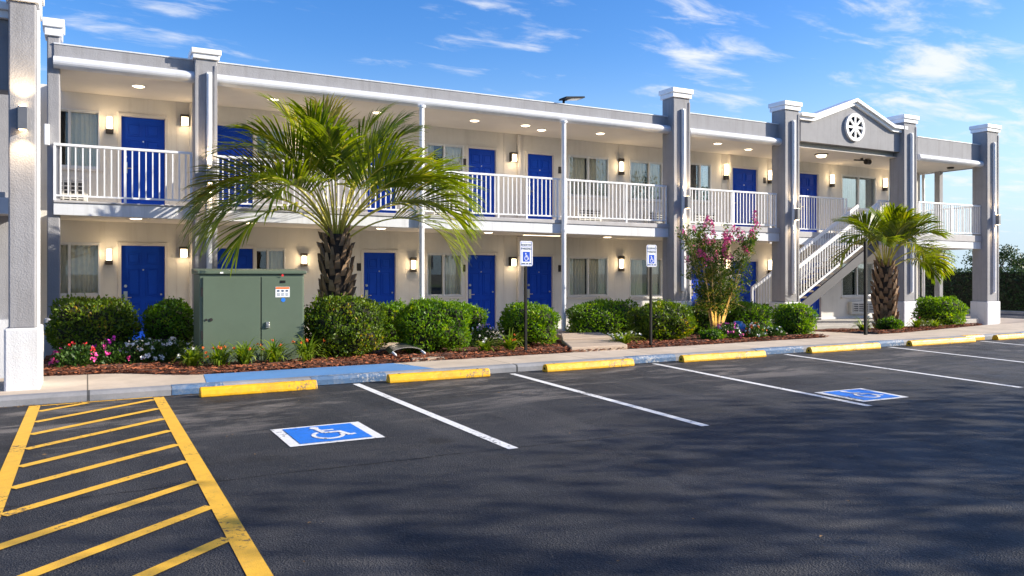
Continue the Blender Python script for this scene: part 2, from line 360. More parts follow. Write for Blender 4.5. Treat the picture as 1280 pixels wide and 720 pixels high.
# planting bed
def bed(name, x0, x1, holes=()):
    b = MB(); nx = int((x1-x0)/.12); ny = 34; rnd = random.Random(3)
    vs = []; fs = []
    for j in range(ny+1):
        for i in range(nx+1):
            x = lerp(x0, x1, i/nx); yb = back_y(x); t = j/ny
            y = lerp(yb-.02 + .035*math.sin(x*5.1)+.02*math.sin(x*13), 15.9, t)
            hgt = gz(x, y) + (0 if j == 0 else .025*math.sin(x*2.1+y*1.7)*math.sin(y*3.1) + rnd.uniform(0,.028) + .03*min(1, j/4))
            vs.append((x, y, hgt - (.02 if j == 0 else 0)))
    for j in range(ny):
        for i in range(nx): fs.append((j*(nx+1)+i, j*(nx+1)+i+1, (j+1)*(nx+1)+i+1, (j+1)*(nx+1)+i))
    b.add(vs, fs); return tag(b.build(name, M['soil']), kind='structure')
bed('planting_bed', -.62, 15.0); bed('planting_bed', 16.9, 22.4)
# concrete round the corner, behind the bed and beneath the corner terrace
b = MB(); vs = []; fs = []
for i in range(31):
    x = lerp(14.95, 16.95, i/30); vs += [(x, back_y(x)-.03, WALK_Z-.004), (x, 18.2, zb(x)+.02)]
for i in range(30): fs.append((2*i, 2*i+2, 2*i+3, 2*i+1))
b.add(vs, fs); tag(b.build('path', M['walk']), kind='structure')
b = MB(); vs = []; fs = []
for i in range(41):
    x = lerp(22.3, 28.6, i/40); zz = lerp(zb(x), .0, (x-27.4)/1.0); vs += [(x, back_y(x)-.02, lerp(WALK_Z-.004, .004, (x-27.6)/.9)), (x, 15.75, zz), (x, 30, zz)]
for i in range(40): fs += [(3*i, 3*i+3, 3*i+4, 3*i+1), (3*i+1, 3*i+4, 3*i+5, 3*i+2)]
b.add(vs, fs); tag(b.build('corner_pavement', M['walk']), kind='structure')
# mulch chips: nobody could count them
b = MB(); rnd = random.Random(11)
for i in range(17000):
    x = rnd.uniform(-.6, 22.3); 
    if 15.0 < x < 16.9: continue
    yb = back_y(x); y = yb + (15.0-yb)*rnd.random()**1.7 - .015
    z = gz(x, y)+.045+rnd.uniform(0,.02) - (.03 if y < yb+.05 else 0); a = rnd.uniform(0,6.28); l = rnd.uniform(.012,.045); w = rnd.uniform(.006,.014); p = rnd.uniform(-.5,.5)
    dx, dy, dz = math.cos(a)*l, math.sin(a)*l, l*math.sin(p)*.6; ex, ey = -math.sin(a)*w, math.cos(a)*w; h = rnd.uniform(.004,.012)
    b.add([(x-dx-ex,y-dy-ey,z-dz),(x+dx-ex,y+dy-ey,z+dz),(x+dx+ex,y+dy+ey,z+dz+h),(x-dx+ex,y-dy+ey,z-dz+h)], [(0,1,2,3)])
tag(b.build('mulch', M['chip']), kind='stuff')

# ------------------------------------------------------------------ painted markings
def line(name, p, q, w, m, z=.004):
    p = Vector((*p,z)); q = Vector((*q,z)); d = (q-p).normalized(); s = Vector((-d.y,d.x,0))*w/2
    b = MB(); n = max(2, int((q-p).length/.06)); vs = []; fs = []; rnd = random.Random(int(p.x*100+p.y*10))
    for i in range(n+1):
        c = p.lerp(q, i/n); e = rnd.uniform(-.003,.003); vs += [tuple(c+s*(1+e*6)), tuple(c-s*(1+rnd.uniform(-.02,.02)))]
    for i in range(n): fs.append((2*i, 2*i+1, 2*i+3, 2*i+2))
    b.add(vs, fs); return tag(b.build(name, m), kind='structure')
for (x0, x1, y1, ym) in [(3.41,3.41,6.27,11.02),(5.93,5.68,6.25,10.95),(8.78,8.26,6.25,10.97),(12.05,11.45,6.25,11.0),(15.2,14.45,6.25,11.02),(18.4,17.6,6.25,10.95),(21.6,20.8,6.25,11.0)]:
    line('parking_line', (x0,ym), (x1,y1), .105, M['wline'])
hb = MB()
def hstrip(p, q, w, z):
    p = Vector((*p,z)); q = Vector((*q,z)); d = (q-p).normalized(); s = Vector((-d.y,d.x,0))*w/2
    hb.add([p+s, p-s, q-s, q+s], [(0,1,2,3)])
hstrip((.81,11.04),(.80,1.0),.125,.004); hstrip((-.55,11.04),(-.56,1.0),.12,.004)
hstrip((-.48,11.0),(.745,11.06),.05,.005)
for k in range(-1, 13):
    y = 9.82 + .735 - .735*k
    p, q = (-.49, y), (.745, y+1.03)
    if q[1] > 10.97:
        t = (10.97-p[1])/(q[1]-p[1])
        if t <= .05: continue
        q = (p[0]+(q[0]-p[0])*t, 10.97)
    hstrip(p, q, .10, .005)
tag(hb.build('hatched_marking', M['yel']), kind='structure')
# seam crack along the stall ends, plus hairline cracks
rnd = random.Random(5)
def crack(x0, y0, x1, y1, w, wob):
    b = MB(); n = int(math.hypot(x1-x0, y1-y0)/.05); vs = []; fs = []; o = 0
    for i in range(n+1):
        t = i/n; o += rnd.uniform(-wob,wob); o *= .97; ww = w*rnd.uniform(.25,1.3)
        x = lerp(x0,x1,t); y = lerp(y0,y1,t)+o; vs += [(x,y-ww,.0035),(x,y+ww,.0035)]
    for i in range(n): fs.append((2*i, 2*i+2, 2*i+3, 2*i+1))
    b.add(vs, fs); tag(b.build('asphalt_crack', M['black']), kind='structure')
crack(-6, 6.5, 24, 5.9, .006, .012); crack(-8, 11.09, 28, 11.07, .012, .003); crack(9, 6.1, 13.5, 7.6, .004, .012); crack(3.8, 9.2, 8.2, 9.9, .003, .012)

# International symbol of access, in a unit square (0..1)
def access_shapes():
    out = []
    def ring(cx, cy, r0, r1, a0, a1, n=28):
        p = [(cx+r1*math.cos(R(a0+(a1-a0)*i/n)), cy+r1*math.sin(R(a0+(a1-a0)*i/n))) for i in range(n+1)]
        q = [(cx+r0*math.cos(R(a0+(a1-a0)*i/n)), cy+r0*math.sin(R(a0+(a1-a0)*i/n))) for i in range(n+1)]
        for i in range(n): out.append([p[i], p[i+1], q[i+1], q[i]])
    def seg(a, c, w):
        dx, dy = c[0]-a[0], c[1]-a[1]; l = math.hypot(dx,dy); nx, ny = -dy/l*w/2, dx/l*w/2
        out.append([(a[0]+nx,a[1]+ny),(a[0]-nx,a[1]-ny),(c[0]-nx,c[1]-ny),(c[0]+nx,c[1]+ny)])
    out.append([(.40+.075*math.cos(R(20*i)), .87+.075*math.sin(R(20*i))) for i in range(18)])
    seg((.41,.80),(.455,.50),.085); seg((.43,.66),(.66,.66),.06); seg((.455,.50),(.70,.50),.085); seg((.695,.53),(.80,.22),.085); seg((.80,.24),(.90,.275),.07)
    ring(.47,.33,.195,.265,118,372)
    return out
def pave_symbol(label, corners):
    """corners: far-left, far-right, near-right, near-left on the asphalt"""
    A, B_, C_, D = [Vector((*c,0)) for c in corners]
    P = lambda u, v, z: (D.lerp(C_, u)).lerp(A.lerp(B_, u), v) + Vector((0,0,z))
    c = sum((Vector(q) for q in (A,B_,C_,D)), Vector())/4
    t = thing('accessible_parking_symbol', label, 'pavement symbol', (c.x,c.y,0))
    b = MB().add([P(0,0,.005),P(1,0,.005),P(1,1,.005),P(0,1,.005)], [(0,1,2,3)]); b.build('border', M['wline'], t)
    b = MB().add([P(.12,.07,.009),P(.885,.07,.009),P(.885,.93,.009),P(.12,.93,.009)], [(0,1,2,3)]); b.build('blue_field', M['bline'], t)
    b = MB()
    for k, poly in enumerate(access_shapes()):
        vs = [P(.16+.72*(p[0]*.92+.02), .10+.82*p[1], .0125+.0003*(k % 5)) for p in poly]; b.add(vs, [tuple(range(len(vs)))])
    b.build('wheelchair_figure', M['wline'], t)
pave_symbol('blue and white wheelchair square painted beside the yellow hatched aisle', [(1.64,8.2),(2.56,8.2),(2.55,7.3),(1.64,7.3)])
pave_symbol('blue wheelchair square touching the end of a white stall line', [(8.53,7.30),(9.42,7.26),(9.29,6.45),(8.45,6.48)])

b = MB(); rnd = random.Random(19)
for i in range(420):
    y = 11.10-abs(rnd.gauss(0,.10)) if i < 300 else rnd.uniform(2,11); x = rnd.uniform(-3,24) if i > 120 else rnd.uniform(-2.5,1.2)
    a = rnd.uniform(0,6.28); l = rnd.uniform(.015,.045); leaf_ = [(x,y,.006),(x+l*.5*math.cos(a)-l*.25*math.sin(a),y+l*.5*math.sin(a)+l*.25*math.cos(a),.012),(x+l*math.cos(a),y+l*math.sin(a),.008),(x+l*.5*math.cos(a)+l*.25*math.sin(a),y+l*.5*math.sin(a)-l*.25*math.cos(a),.010)]
    b.add(leaf_, [(0,1,2,3)])
tag(b.build('fallen_leaves', mat('dry_leaf', (.24,.14,.06), .9, var=.3, vscale=30, island=.5)), kind='stuff')

# ------------------------------------------------------------------ wheel stops
WS = [(1.28,2.79,'yellow wheel stop in front of the green utility cabinet'),(3.85,5.48,'yellow wheel stop where the blue painted walk ends'),(6.51,8.28,'yellow wheel stop in front of the stepped concrete path'),
      (9.36,11.36,'yellow wheel stop in front of the pink flowering tree'),(12.64,14.76,'yellow wheel stop before the path to the stairs'),(15.78,18.08,'yellow wheel stop in front of the smaller palm'),(19.0,20.3,'short yellow wheel stop by the corner pillar, farthest one down the kerb')]
def make_stop(L, seed):
    b = MB(); prof = [(-.078,0),(-.078,.035),(-.064,.085),(-.045,.112),(-.02,.122),(.02,.122),(.045,.112),(.064,.085),(.078,.035),(.078,0)]
    rnd = random.Random(seed); n = 26; k = len(prof); vs = []; fs = []
    for i in range(n+1):
        x = L*i/n
        for (y, z) in prof: vs.append((x, y+rnd.uniform(-.0018,.0018), z + (rnd.uniform(-.002,.002) if z > 0 else 0)))
    for i in range(n):
        for j in range(k): fs.append((i*k+j, i*k+(j+1)%k, (i+1)*k+(j+1)%k, (i+1)*k+j))
    fs.append(tuple(range(k))); fs.append(tuple(n*k+j for j in range(k))[::-1]); b.add(vs, fs); return b
for i, (a, c, lab) in enumerate(WS):
    y = 10.90 + .0035*a if i else 10.83
    t = thing('wheel_stop', lab, 'wheel stop', (a, y, 0), 'yellow wheel stops along the kerb', [.012,-.008,.016,-.014,.009,-.006,.01][i])
    o = make_stop(c-a, i).build('stop_body', M['stopy'], t, local=True, bevel=.012); fixnormals(o)
    for s in (.18, (c-a)-.18):
        MB().lathe([(.02,0),(.02,.006),(.008,.010)], (s,0,.1205), 12).build('anchor_bolt', M['grey'], t, local=True)
    if i in (2,3,4,5):
        MB().add([(-.003,.032*math.cos(R(30*q))*.75,.052+.022*math.sin(R(30*q))) for q in range(12)], [tuple(range(12))]).build('end_hole', M['black'], t, local=True)

# ------------------------------------------------------------------ the motel
BLD = thing('motel_building', 'two-storey grey and white motel with blue doors and outdoor galleries', 'building', (13.2, 18.2, 0))
P = lambda b, name, m, parent=None, **k: b.build(name, m, parent or BLD, **k)
YW = 18.2; YR = 16.1; Z2 = 2.84; ZC = 5.26
def zs(x): return 2.63-.0078*max(0, x)      # underside of the gallery fascia
def fz(x): return .15-.005*max(0, x)        # ground floor level at the wall

# openings, measured: (x0,x1,z0,z1,kind,floor)
doors = []; wins = []
def D(x0, x1, zt, fl): doors.append((x0, x1, (fz((x0+x1)/2)+.02 if fl == 0 else Z2+.02), zt, fl))
def Wn(x0, x1, z0, z1, fl, mull=.5, ac=None, cur=(.5,.45), tone=0): wins.append((x0, x1, z0, z1, fl, mull, ac, cur))
D(.62,1.47,2.18,0); D(2.44,3.28,2.15,0); D(5.81,6.63,2.10,0); D(8.55,9.38,2.07,0); D(10.28,11.11,2.05,0); D(15.95,16.85,1.98,0); D(17.62,18.70,1.97,0); D(20.6,21.6,1.95,0)
D(.62,1.47,4.87,1); D(2.44,3.28,4.85,1); D(5.90,6.66,4.83,1); D(8.57,9.38,4.81,1); D(10.31,11.13,4.79,1); D(17.62,18.70,4.88,1); D(20.57,21.48,4.89,1)
Wn(-.62,.24,1.13,2.22,0,.36,None,(.95,.95)); Wn(3.31,3.98,1.05,2.15,0,.42,None,(.0,.95)); Wn(7.43,8.41,1.0,2.10,0,.48,None,(.35,.8)); Wn(11.6,12.93,.94,2.05,0,.5,None,(.92,.92)); Wn(13.68,14.85,.90,2.03,0,.62,None,(.75,.95)); Wn(22.62,24.25,.78,1.97,0,.5,(22.94,24.1,.20,.62),(.9,.9))
Wn(-.62,.24,3.72,4.92,1,.36,(-.6,.02,3.0,3.5),(.0,.95)); Wn(3.31,3.98,3.72,4.86,1,.42,None,(.3,.95)); Wn(7.43,8.45,3.70,4.85,1,.48,(7.5,8.3,2.98,3.42),(.55,.95)); Wn(11.6,12.95,3.71,4.85,1,.5,(11.8,12.6,2.98,3.42),(.95,.85)); Wn(13.68,14.88,3.70,4.84,1,.6,(14.2,15.0,2.98,3.42),(.9,.9)); Wn(15.9,16.76,3.75,4.92,1,.5,(15.9,16.8,2.98,3.45),(.1,.5)); Wn(22.62,24.4,3.79,4.97,1,.5,None,(.95,.8)); Wn(25.05,25.9,3.8,4.97,1,.5,None,(.3,.3))

# main wall with real openings
X0, X1 = -1.2, 26.85
rects = [(a-.0,c+.0,z0-.02,z1+.0) for a,c,z0,z1,fl in doors] + [(w[0],w[1],w[2],w[3]) for w in wins]
xs = sorted(set([X0,X1] + [r[0] for r in rects] + [r[1] for r in rects]))
b = MB()
zall = sorted(set([-.35, ZC+.1] + [r[2] for r in rects] + [r[3] for r in rects]))
for i in range(len(xs)-1):
    cx = (xs[i]+xs[i+1])/2; hol = sorted([(r[2],r[3]) for r in rects if r[0]-1e-6 < cx < r[1]+1e-6]); z = -.35
    for h0, h1 in hol + [(ZC+.1, ZC+.1)]:
        if h0 > z+1e-4: b.add([(xs[i],YW,z),(xs[i+1],YW,z),(xs[i+1],YW,h0),(xs[i],YW,h0)], [(0,1,2,3)])
        z = max(z, h1)
for x0, x1, z0, z1 in rects:   # jambs
    d = .16
    b.add([(x0,YW,z0),(x0,YW+d,z0),(x0,YW+d,z1),(x0,YW,z1)], [(0,1,2,3)]); b.add([(x1,YW,z0),(x1,YW+d,z0),(x1,YW+d,z1),(x1,YW,z1)], [(3,2,1,0)])
    b.add([(x0,YW,z1),(x1,YW,z1),(x1,YW+d,z1),(x0,YW+d,z1)], [(0,3,2,1)]); b.add([(x0,YW,z0),(x1,YW,z0),(x1,YW+d,z0),(x0,YW+d,z0)], [(0,1,2,3)])
P(b, 'wall', M['wall'])
P(MB().box(X1-.16, X1, YW+.003, 27, -.35, ZC+.09), 'side_wall', M['wall'])
P(MB().box(X0, X1-.2, 26.8, 27, -.35, ZC), 'rear_wall', M['wall'])
P(MB().box(X0-.15, X0-.003, 16.4, 27, -.35, ZC), 'side_wall', M['wall'])
# skirting line at the wall foot
P(MB().box(11.2, 26.8, YW-.03, YW-.002, -.2, fz(18)+.05), 'wall_base', M['base'])
# panel joints in the wall face
def grooves(xs_, fl):
    for x in xs_:
        z0, z1 = (fz(x), 2.62) if fl == 0 else (Z2, ZC)
        P(MB().box(x-.012, x+.012, YW-.008, YW-.001, z0, z1), 'wall_joint_strip', M['frame'])
grooves([1.69, 9.61, 19.9], 0); grooves([1.69, 9.61, 13.3, 17.2, 19.16, 22.06], 1)
# downspouts
for x in (1.98, 10.03, 17.48):
    P(MB().box(x-.045, x+.045, YW-.09, YW-.004, fz(x), 2.55).box(x-.045, x+.045, YW-.09, YW-.004, Z2+.01, ZC-.01), 'downspout', M['frame'], bevel=.012)
P(MB().tube([(26.95,YW-.06,-.15),(26.95,YW-.06,5.2)], .05, 10), 'downspout', M['white'], smooth=True)

# doors
def six_panel(x0, x1, y, z0, z1):
    b = MB(); b.box(x0, x1, y, y+.05, z0, z1); w = x1-x0; h = z1-z0
    for cx in (.29, .71):
        for (a, c) in ((.80,.93),(.46,.76),(.10,.40)):
            xa, xb = x0+w*(cx-.155), x0+w*(cx+.155); za, zb_ = z0+h*a, z0+h*c; t = .016
            # raised moulding round a raised field
            b.box(xa, xb, y-.013, y-.0005, za, za+t); b.box(xa, xb, y-.013, y-.0005, zb_-t, zb_); b.box(xa, xa+t, y-.013, y-.0005, za+t, zb_-t); b.box(xb-t, xb, y-.013, y-.0005, za+t, zb_-t)
            b.box(xa+.05, xb-.05, y-.010, y-.0005, za+.05, zb_-.05)
    return b
for i, (x0, x1, z0, z1, fl) in enumerate(doors):
    y = YW+.05
    d = P(six_panel(x0+.012, x1-.012, y, z0+.03, z1-.012), 'door', M['door'], bevel=.003)
    f = MB(); t = .06
    f.box(x0-t, x0+.01, YW-.022, YW+.1, z0-.03, z1+t).box(x1-.01, x1+t, YW-.022, YW+.1, z0-.03, z1+t).box(x0+.01, x1-.01, YW-.022, YW+.1, z1-.01, z1+t)
    P(f, 'door_frame', M['frame'], d, bevel=.006)
    P(MB().box(x0+.01, x1-.01, YW-.03, YW+.06, z0-.025, z0+.02), 'threshold', M['alu'], d)
    hx = x0+.09
    hb_ = MB().box(hx-.036, hx+.036, y-.018, y-.0005, z0+.82, z0+1.05); hb_.tube([(hx,y-.05,z0+.92),(hx+.11,y-.05,z0+.92)], .011, 8); hb_.tube([(hx,y-.055,z0+.92),(hx,y-.01,z0+.92)], .013, 8)
    P(hb_, 'door_handle', M['steel'], d)
    P(MB().tube([(hx,y-.03,z0+1.16),(hx,y,z0+1.16)], .03, 12), 'deadbolt', M['steel'], d)
    P(MB().tube([((x0+x1)/2,y-.014,z0+1.50),((x0+x1)/2,y,z0+1.50)], .016, 10), 'peephole', M['steel'], d)
    if fl == 0:
        P(MB().tube([(x1-.08,y-.02,z0+.98),(x1-.08,y,z0+.98)], .02, 10), 'door_guard', M['steel'], d)

# windows
def curtain(x0, x1, y, z0, z1, seed):
    b = MB(); rnd = random.Random(seed); n = max(6, int((x1-x0)/.022)); vs = []; fs = []; ph = rnd.uniform(0,6)
    for i in range(n+1):
        x = lerp(x0,x1,i/n); o = .028*math.sin(x*62+ph+1.2*math.sin(x*9)) + .012*math.sin(x*23)
        vs += [(x,y+o,z0),(x,y+o*.7,z1)]
    for i in range(n): fs.append((2*i,2*i+2,2*i+3,2*i+1))
    return b.add(vs, fs)
for i, (x0, x1, z0, z1, fl, mu, ac, cur) in enumerate(wins):
    y = YW+.03; t = .035; xm = lerp(x0, x1, mu)
    f = MB(); f.box(x0, x0+t, y-.045, y+.08, z0, z1).box(x1-t, x1, y-.045, y+.08, z0, z1).box(x0+t, x1-t, y-.045, y+.08, z1-t, z1).box(x0+t, x1-t, y-.045, y+.08, z0, z0+t)
    f.box(xm-.025, xm+.025, y-.03, y+.05, z0+t, z1-t)
    for a, c in ((x0+t, xm-.025), (xm+.025, x1-t)): f.box(a, c, y-.01, y+.03, z0+t, z0+t+.025).box(a, c, y-.01, y+.03, z1-t-.025, z1-t)
    w = P(f, 'window', M['alu'], bevel=.004)
    P(MB().box(x0+t, xm-.025, y+.022, y+.027, z0+t+.0, z1-t), 'pane', M['glass'], w)
    P(MB().box(xm+.025, x1-t, y+.005, y+.010, z0+t, z1-t), 'pane', M['glass'], w)
    P(MB().box(x0-.05, x1+.05, YW-.06, YW-.003, z0-.05, z0-.004), 'sill', M['frame'], w, bevel=.006)
    if cur[0] > 0: P(curtain(x0+.02, lerp(x0, xm, cur[0]), YW+.135, z0-.05, z1, i), 'curtain', M['curt'], w)
    if cur[1] > 0: P(curtain(lerp(x1, xm, cur[1]), x1-.02, YW+.135, z0-.05, z1, i+50), 'curtain', M['curt'], w)
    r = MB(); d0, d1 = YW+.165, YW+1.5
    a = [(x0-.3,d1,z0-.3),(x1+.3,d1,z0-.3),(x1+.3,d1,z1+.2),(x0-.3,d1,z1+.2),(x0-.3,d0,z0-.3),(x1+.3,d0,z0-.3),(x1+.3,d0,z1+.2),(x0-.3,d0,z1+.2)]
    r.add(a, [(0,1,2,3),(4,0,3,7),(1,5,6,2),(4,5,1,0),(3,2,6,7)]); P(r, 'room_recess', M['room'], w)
    if ac:
        ax0, ax1, az0, az1 = ac
        u = P(MB().box(ax0, ax1, YW-.16, YW-.002, az0, az1), 'air_conditioner', M['ac'], bevel=.012)
        P(MB().box(ax0+.05, ax1-.05, YW-.168, YW-.161, az0+.06, az1-.06), 'grille_recess', M['acd'], u)
        g = MB(); n = 5
        for k in range(n): zz = lerp(az0+.08, az1-.09, k/(n-1)); g.box(ax0+.05, ax1-.05, YW-.178, YW-.169, zz, zz+.022)
        for k in range(5): xx = lerp(ax0+.05, ax1-.08, k/4); g.box(xx, xx+.03, YW-.182, YW-.1785, az0+.06, az1-.06)
        P(g, 'grille', M['ac'], u)

# room number plates
for x, z in ((5.72,1.72),(8.47,1.70),(10.9,1.0)):
    pass
for x, z in ((5.70,1.74),(8.48,1.72),(11.33,1.72),(8.48,4.42),(11.33,4.40),(19.0,4.55)):
    P(MB().box(x-.05, x+.05, YW-.02, YW-.002, z-.09, z+.09), 'number_plate', M['dark'], bevel=.004)

# sconces ------------------------------------------------------------
def light(name, kind, loc, energy, col=(1,.72,.40), size=.05, parent=None, rot=None, spot=None):
    l = bpy.data.lights.new(name, kind); l.energy = energy; l.color = col
    if kind in ('POINT','SPOT'): l.shadow_soft_size = size
    if kind == 'SPOT': l.spot_size = spot or R(100); l.spot_blend = .7
    o = bpy.data.objects.new(name, l); COL.objects.link(o); o.location = loc
    if rot: o.rotation_euler = rot
    if parent: o.parent = parent; 
    if parent and parent.type == 'EMPTY': o.matrix_parent_inverse = Matrix.Translation(-parent.location)
    return o
SC = 2.8
def sconce_tall(x, z0, z1):
    zc = z0 + (z1-z0)*.27
    s = P(MB().box(x-.05, x+.05, YW-.03, YW-.002, z0, z1-.02).box(x-.07, x+.07, YW-.13, YW-.031, z0, zc), 'wall_sconce', M['dark'], bevel=.006)
    P(MB().prism([(x-.052,YW-.035),(x-.052,YW-.09),(x-.035,YW-.135),(x+.035,YW-.135),(x+.052,YW-.09),(x+.052,YW-.035)], zc+.001, z1, 'z'), 'lamp_shade', M['warm'], s)
    light('sconce_light', 'POINT', (x, YW-.22, (zc+z1)/2+.05), SC, parent=BLD)
def sconce_square(x, z0, z1):
    s = P(MB().box(x-.085, x-.07, YW-.15, YW-.002, z0, z1).box(x+.07, x+.085, YW-.15, YW-.002, z0, z1).box(x-.069, x+.069, YW-.15, YW-.002, z1-.05, z1).box(x-.069,x+.069,YW-.02,YW-.002,z0,z1-.051), 'wall_sconce', M['dark'], bevel=.004)
    P(MB().box(x-.066, x+.066, YW-.145, YW-.022, z0+.005, z1-.053), 'lamp_shade', M['warm'], s)
    light('sconce_light', 'POINT', (x, YW-.24, z0+.02), SC*.8, parent=BLD)
def sconce_lantern(x, z0, z1):
    h = z1-z0
    s = P(MB().box(x-.04, x+.04, YW-.03, YW-.002, z0, z1).box(x-.075, x+.075, YW-.14, YW-.031, z1-h*.2, z1).box(x-.075, x+.075, YW-.14, YW-.031, z0, z0+h*.2), 'wall_sconce', M['dark'], bevel=.008)
    P(MB().tube([(x,YW-.085,z0+h*.2+.001),(x,YW-.085,z1-h*.2-.001)], .052, 14), 'lamp_shade', M['warm'], s, smooth=False)
    light('sconce_light', 'POINT', (x, YW-.24, (z0+z1)/2), SC, parent=BLD)
sconce_tall(.40,1.77,2.09); sconce_tall(.41,4.46,4.80); sconce_square(1.82,1.93,2.16); sconce_square(1.84,4.75,4.98)
sconce_lantern(4.38,1.75,2.05); sconce_lantern(4.38,4.43,4.76); sconce_lantern(7.05,1.62,1.98); sconce_square(9.83,1.78,2.02); sconce_square(9.85,4.52,4.76)
sconce_lantern(13.33,1.64,2.08); sconce_lantern(13.33,4.38,4.84)
sconce_tall(17.30,4.47,4.94); sconce_tall(17.28,1.62,2.05); sconce_tall(19.19,4.45,4.86); sconce_tall(19.19,1.58,2.01); sconce_tall(22.06,4.49,4.90); sconce_tall(24.79,4.50,4.93)

# roof, ceilings, parapets ------------------------------------------------
P(MB().box(-.45, 27.2, YR+.28, 27.2, ZC+.02, ZC+.2), 'roof', M['fascia'])
P(MB().box(-.45, 27.2, YR+.02, YW-.004, ZC, ZC+.018), 'ceiling', M['ceil'])
P(MB().box(26.9, 27.15, YW, 27, ZC-.02, ZC+.0), 'ceiling', M['ceil'])
def parapet(x0, x1, zt, name='parapet'):
    P(MB().box(x0, x1, YR, YR+.26, ZC+.021, zt), name, M['stucco'], bevel=.012)
    P(MB().box(x0-.0, x1+.0, YR-.012, YR+.275, zt+.001, zt+.028), 'coping', M['fascia'], bevel=.006)
    g = MB(); n = 10; c = [(YR-.02-.115*math.sin(R(180*i/n))*1.0, 5.325-.105*math.cos(R(180*i/n))+.01) for i in range(n+1)]
    poly = [(YR-.004,5.225)] + c + [(YR-.004,5.44)]
    o = P(MB().prism(poly, x0, x1, 'x'), 'gutter', M['gutter']); fixnormals(o)
parapet(-.52, 1.82, 5.655); parapet(2.18, 13.38, 5.665); parapet(14.0, 17.42, 5.83); parapet(23.6, 27.3, 5.99)
# return of the roof edge round the corner terrace
P(MB().box(27.16, 27.3, YR+.27, 27, ZC-.02, 5.95), 'parapet', M['stucco'], bevel=.01)
# gable between two pillars
gp = [(18.15,5.42),(22.75,5.42),(22.75,6.02),(22.2,6.02),(20.43,6.66),(18.6,6.02),(18.15,6.02)]
o = P(MB().prism(gp, YR-.1, YR+.15, 'y'), 'gable', M['stucco']); fixnormals(o); GAB = o
def mould(y0, y1, dz0, dz1):
    top = [(18.05,6.02),(18.62,6.02),(20.43,6.67),(22.18,6.02),(22.8,6.02)]
    poly = [(x,z+dz1) for x,z in top] + [(x,z+dz0) for x,z in top[::-1]]
    return MB().prism(poly, y0, y1, 'y')
o = P(mould(YR-.17, YR+.2, .0, .10), 'cornice_moulding', M['white'], GAB, bevel=.005); fixnormals(o)
o = P(mould(YR-.24, YR+.22, .101, .20), 'cornice_moulding', M['white'], GAB, bevel=.005); fixnormals(o)
# round wheel vent on the gable
wx, wz, wy = 20.43, 6.0, YR-.1
def annulus(b, r0, r1, y0, y1, n=40):
    vs = []; fs = []
    for k in range(n):
        a = 2*math.pi*k/n; c, s = math.cos(a), math.sin(a)
        vs += [(wx+r0*c,y0,wz+r0*s),(wx+r1*c,y0,wz+r1*s),(wx+r0*c,y1,wz+r0*s),(wx+r1*c,y1,wz+r1*s)]
    for k in range(n):
        i, j = 4*k, 4*((k+1)%n); fs += [(i,i+1,j+1,j),(i+1,i+3,j+3,j+1),(i+2,i,j,j+2)]
    b.add(vs, fs)
b = MB(); annulus(b, .33, .42, wy-.07, wy-.001); P(b, 'wheel_vent', M['white'], GAB)
P(MB().add([(wx+.33*math.cos(R(9*k)), wy-.012, wz+.33*math.sin(R(9*k))) for k in range(40)], [tuple(range(40))]), 'vent_backing', M['black'], GAB)
b = MB()
for k in range(8):
    a = R(45*k+ 0); c, s = math.cos(a), math.sin(a)
    b.bar((wx+.05*c,wy-.045-.001*k,wz+.05*s),(wx+.345*c,wy-.045-.001*k,wz+.345*s), .03, .07, up=(-s,0,c))
b.tube([(wx,wy-.065,wz),(wx,wy-.02,wz)], .075, 18); P(b, 'vent_spokes', M['white'], GAB)
P(MB().box(18.0, 23.3, YR+.151, YR+.2, 5.27, 5.43), 'gable_beam', M['ceil'])

# gallery slabs -----------------------------------------------------------
def gallery(x0, x1, y=YR, x1b=None):
    z0a, z0b = zs(x0), zs(x1)
    P(MB().hexa([(x0,y+.05,z0a+.03),(x1,y+.05,z0b+.03),(x1,YW-.003,z0b+.03),(x0,YW-.003,z0a+.03),(x0,y+.05,Z2),(x1,y+.05,Z2),(x1,YW-.003,Z2),(x0,YW-.003,Z2)]), 'gallery_floor', [M['ceil']])
    P(MB().hexa([(x0,y-.03,z0a),(x1,y-.03,z0b),(x1,y+.049,z0b),(x0,y+.049,z0a),(x0,y-.03,z0a+.215),(x1,y-.03,z0b+.235),(x1,y+.049,z0b+.235),(x0,y+.049,z0a+.215)]), 'fascia_board', M['fascia'], bevel=.006)
    P(MB().hexa([(x0,y-.055,z0a+.217),(x1,y-.055,z0b+.237),(x1,y+.049,z0b+.237),(x0,y+.049,z0a+.217),(x0,y-.055,Z2+.05),(x1,y-.055,Z2+.03),(x1,y+.049,Z2+.03),(x0,y+.049,Z2+.05)]), 'slab_edge', M['lip'], bevel=.012)
gallery(-.52, 1.8); gallery(2.2, 13.36); gallery(14.0, 17.40)
gallery(18.15, 21.55, 17.2)
for xa, xb, ya in ((1.8,2.2,16.405),(13.36,14.0,16.325)): P(MB().box(xa, xb, ya, YW-.003, zs(xa)+.03, Z2), 'gallery_floor', M['ceil'])
P(MB().box(17.40, 18.15, 16.6, YW-.003, 2.52, Z2), 'gallery_floor', M['ceil'])
gallery(22.15, 27.2); P(MB().box(21.55, 22.15, 17.22, YW-.003, 2.5, Z2), 'gallery_floor', M['ceil'])
P(MB().box(26.86, 27.2, YW, 26.9, 2.45, Z2), 'gallery_floor', M['ceil'])
P(MB().box(27.2, 27.26, YR, 26.9, 2.42, 2.7), 'fascia_board', M['fascia'])
# ground floor walk
for x0, x1 in ((-.55,5.2),(5.2,11.2),(11.2,17.2),(17.2,26.8)):
    za = fz((x0+x1)/2)
    P(MB().box(x0, x1, 16.0, YW-.035, -.4, za), 'ground_walkway', M['slabc'], bevel=.012)

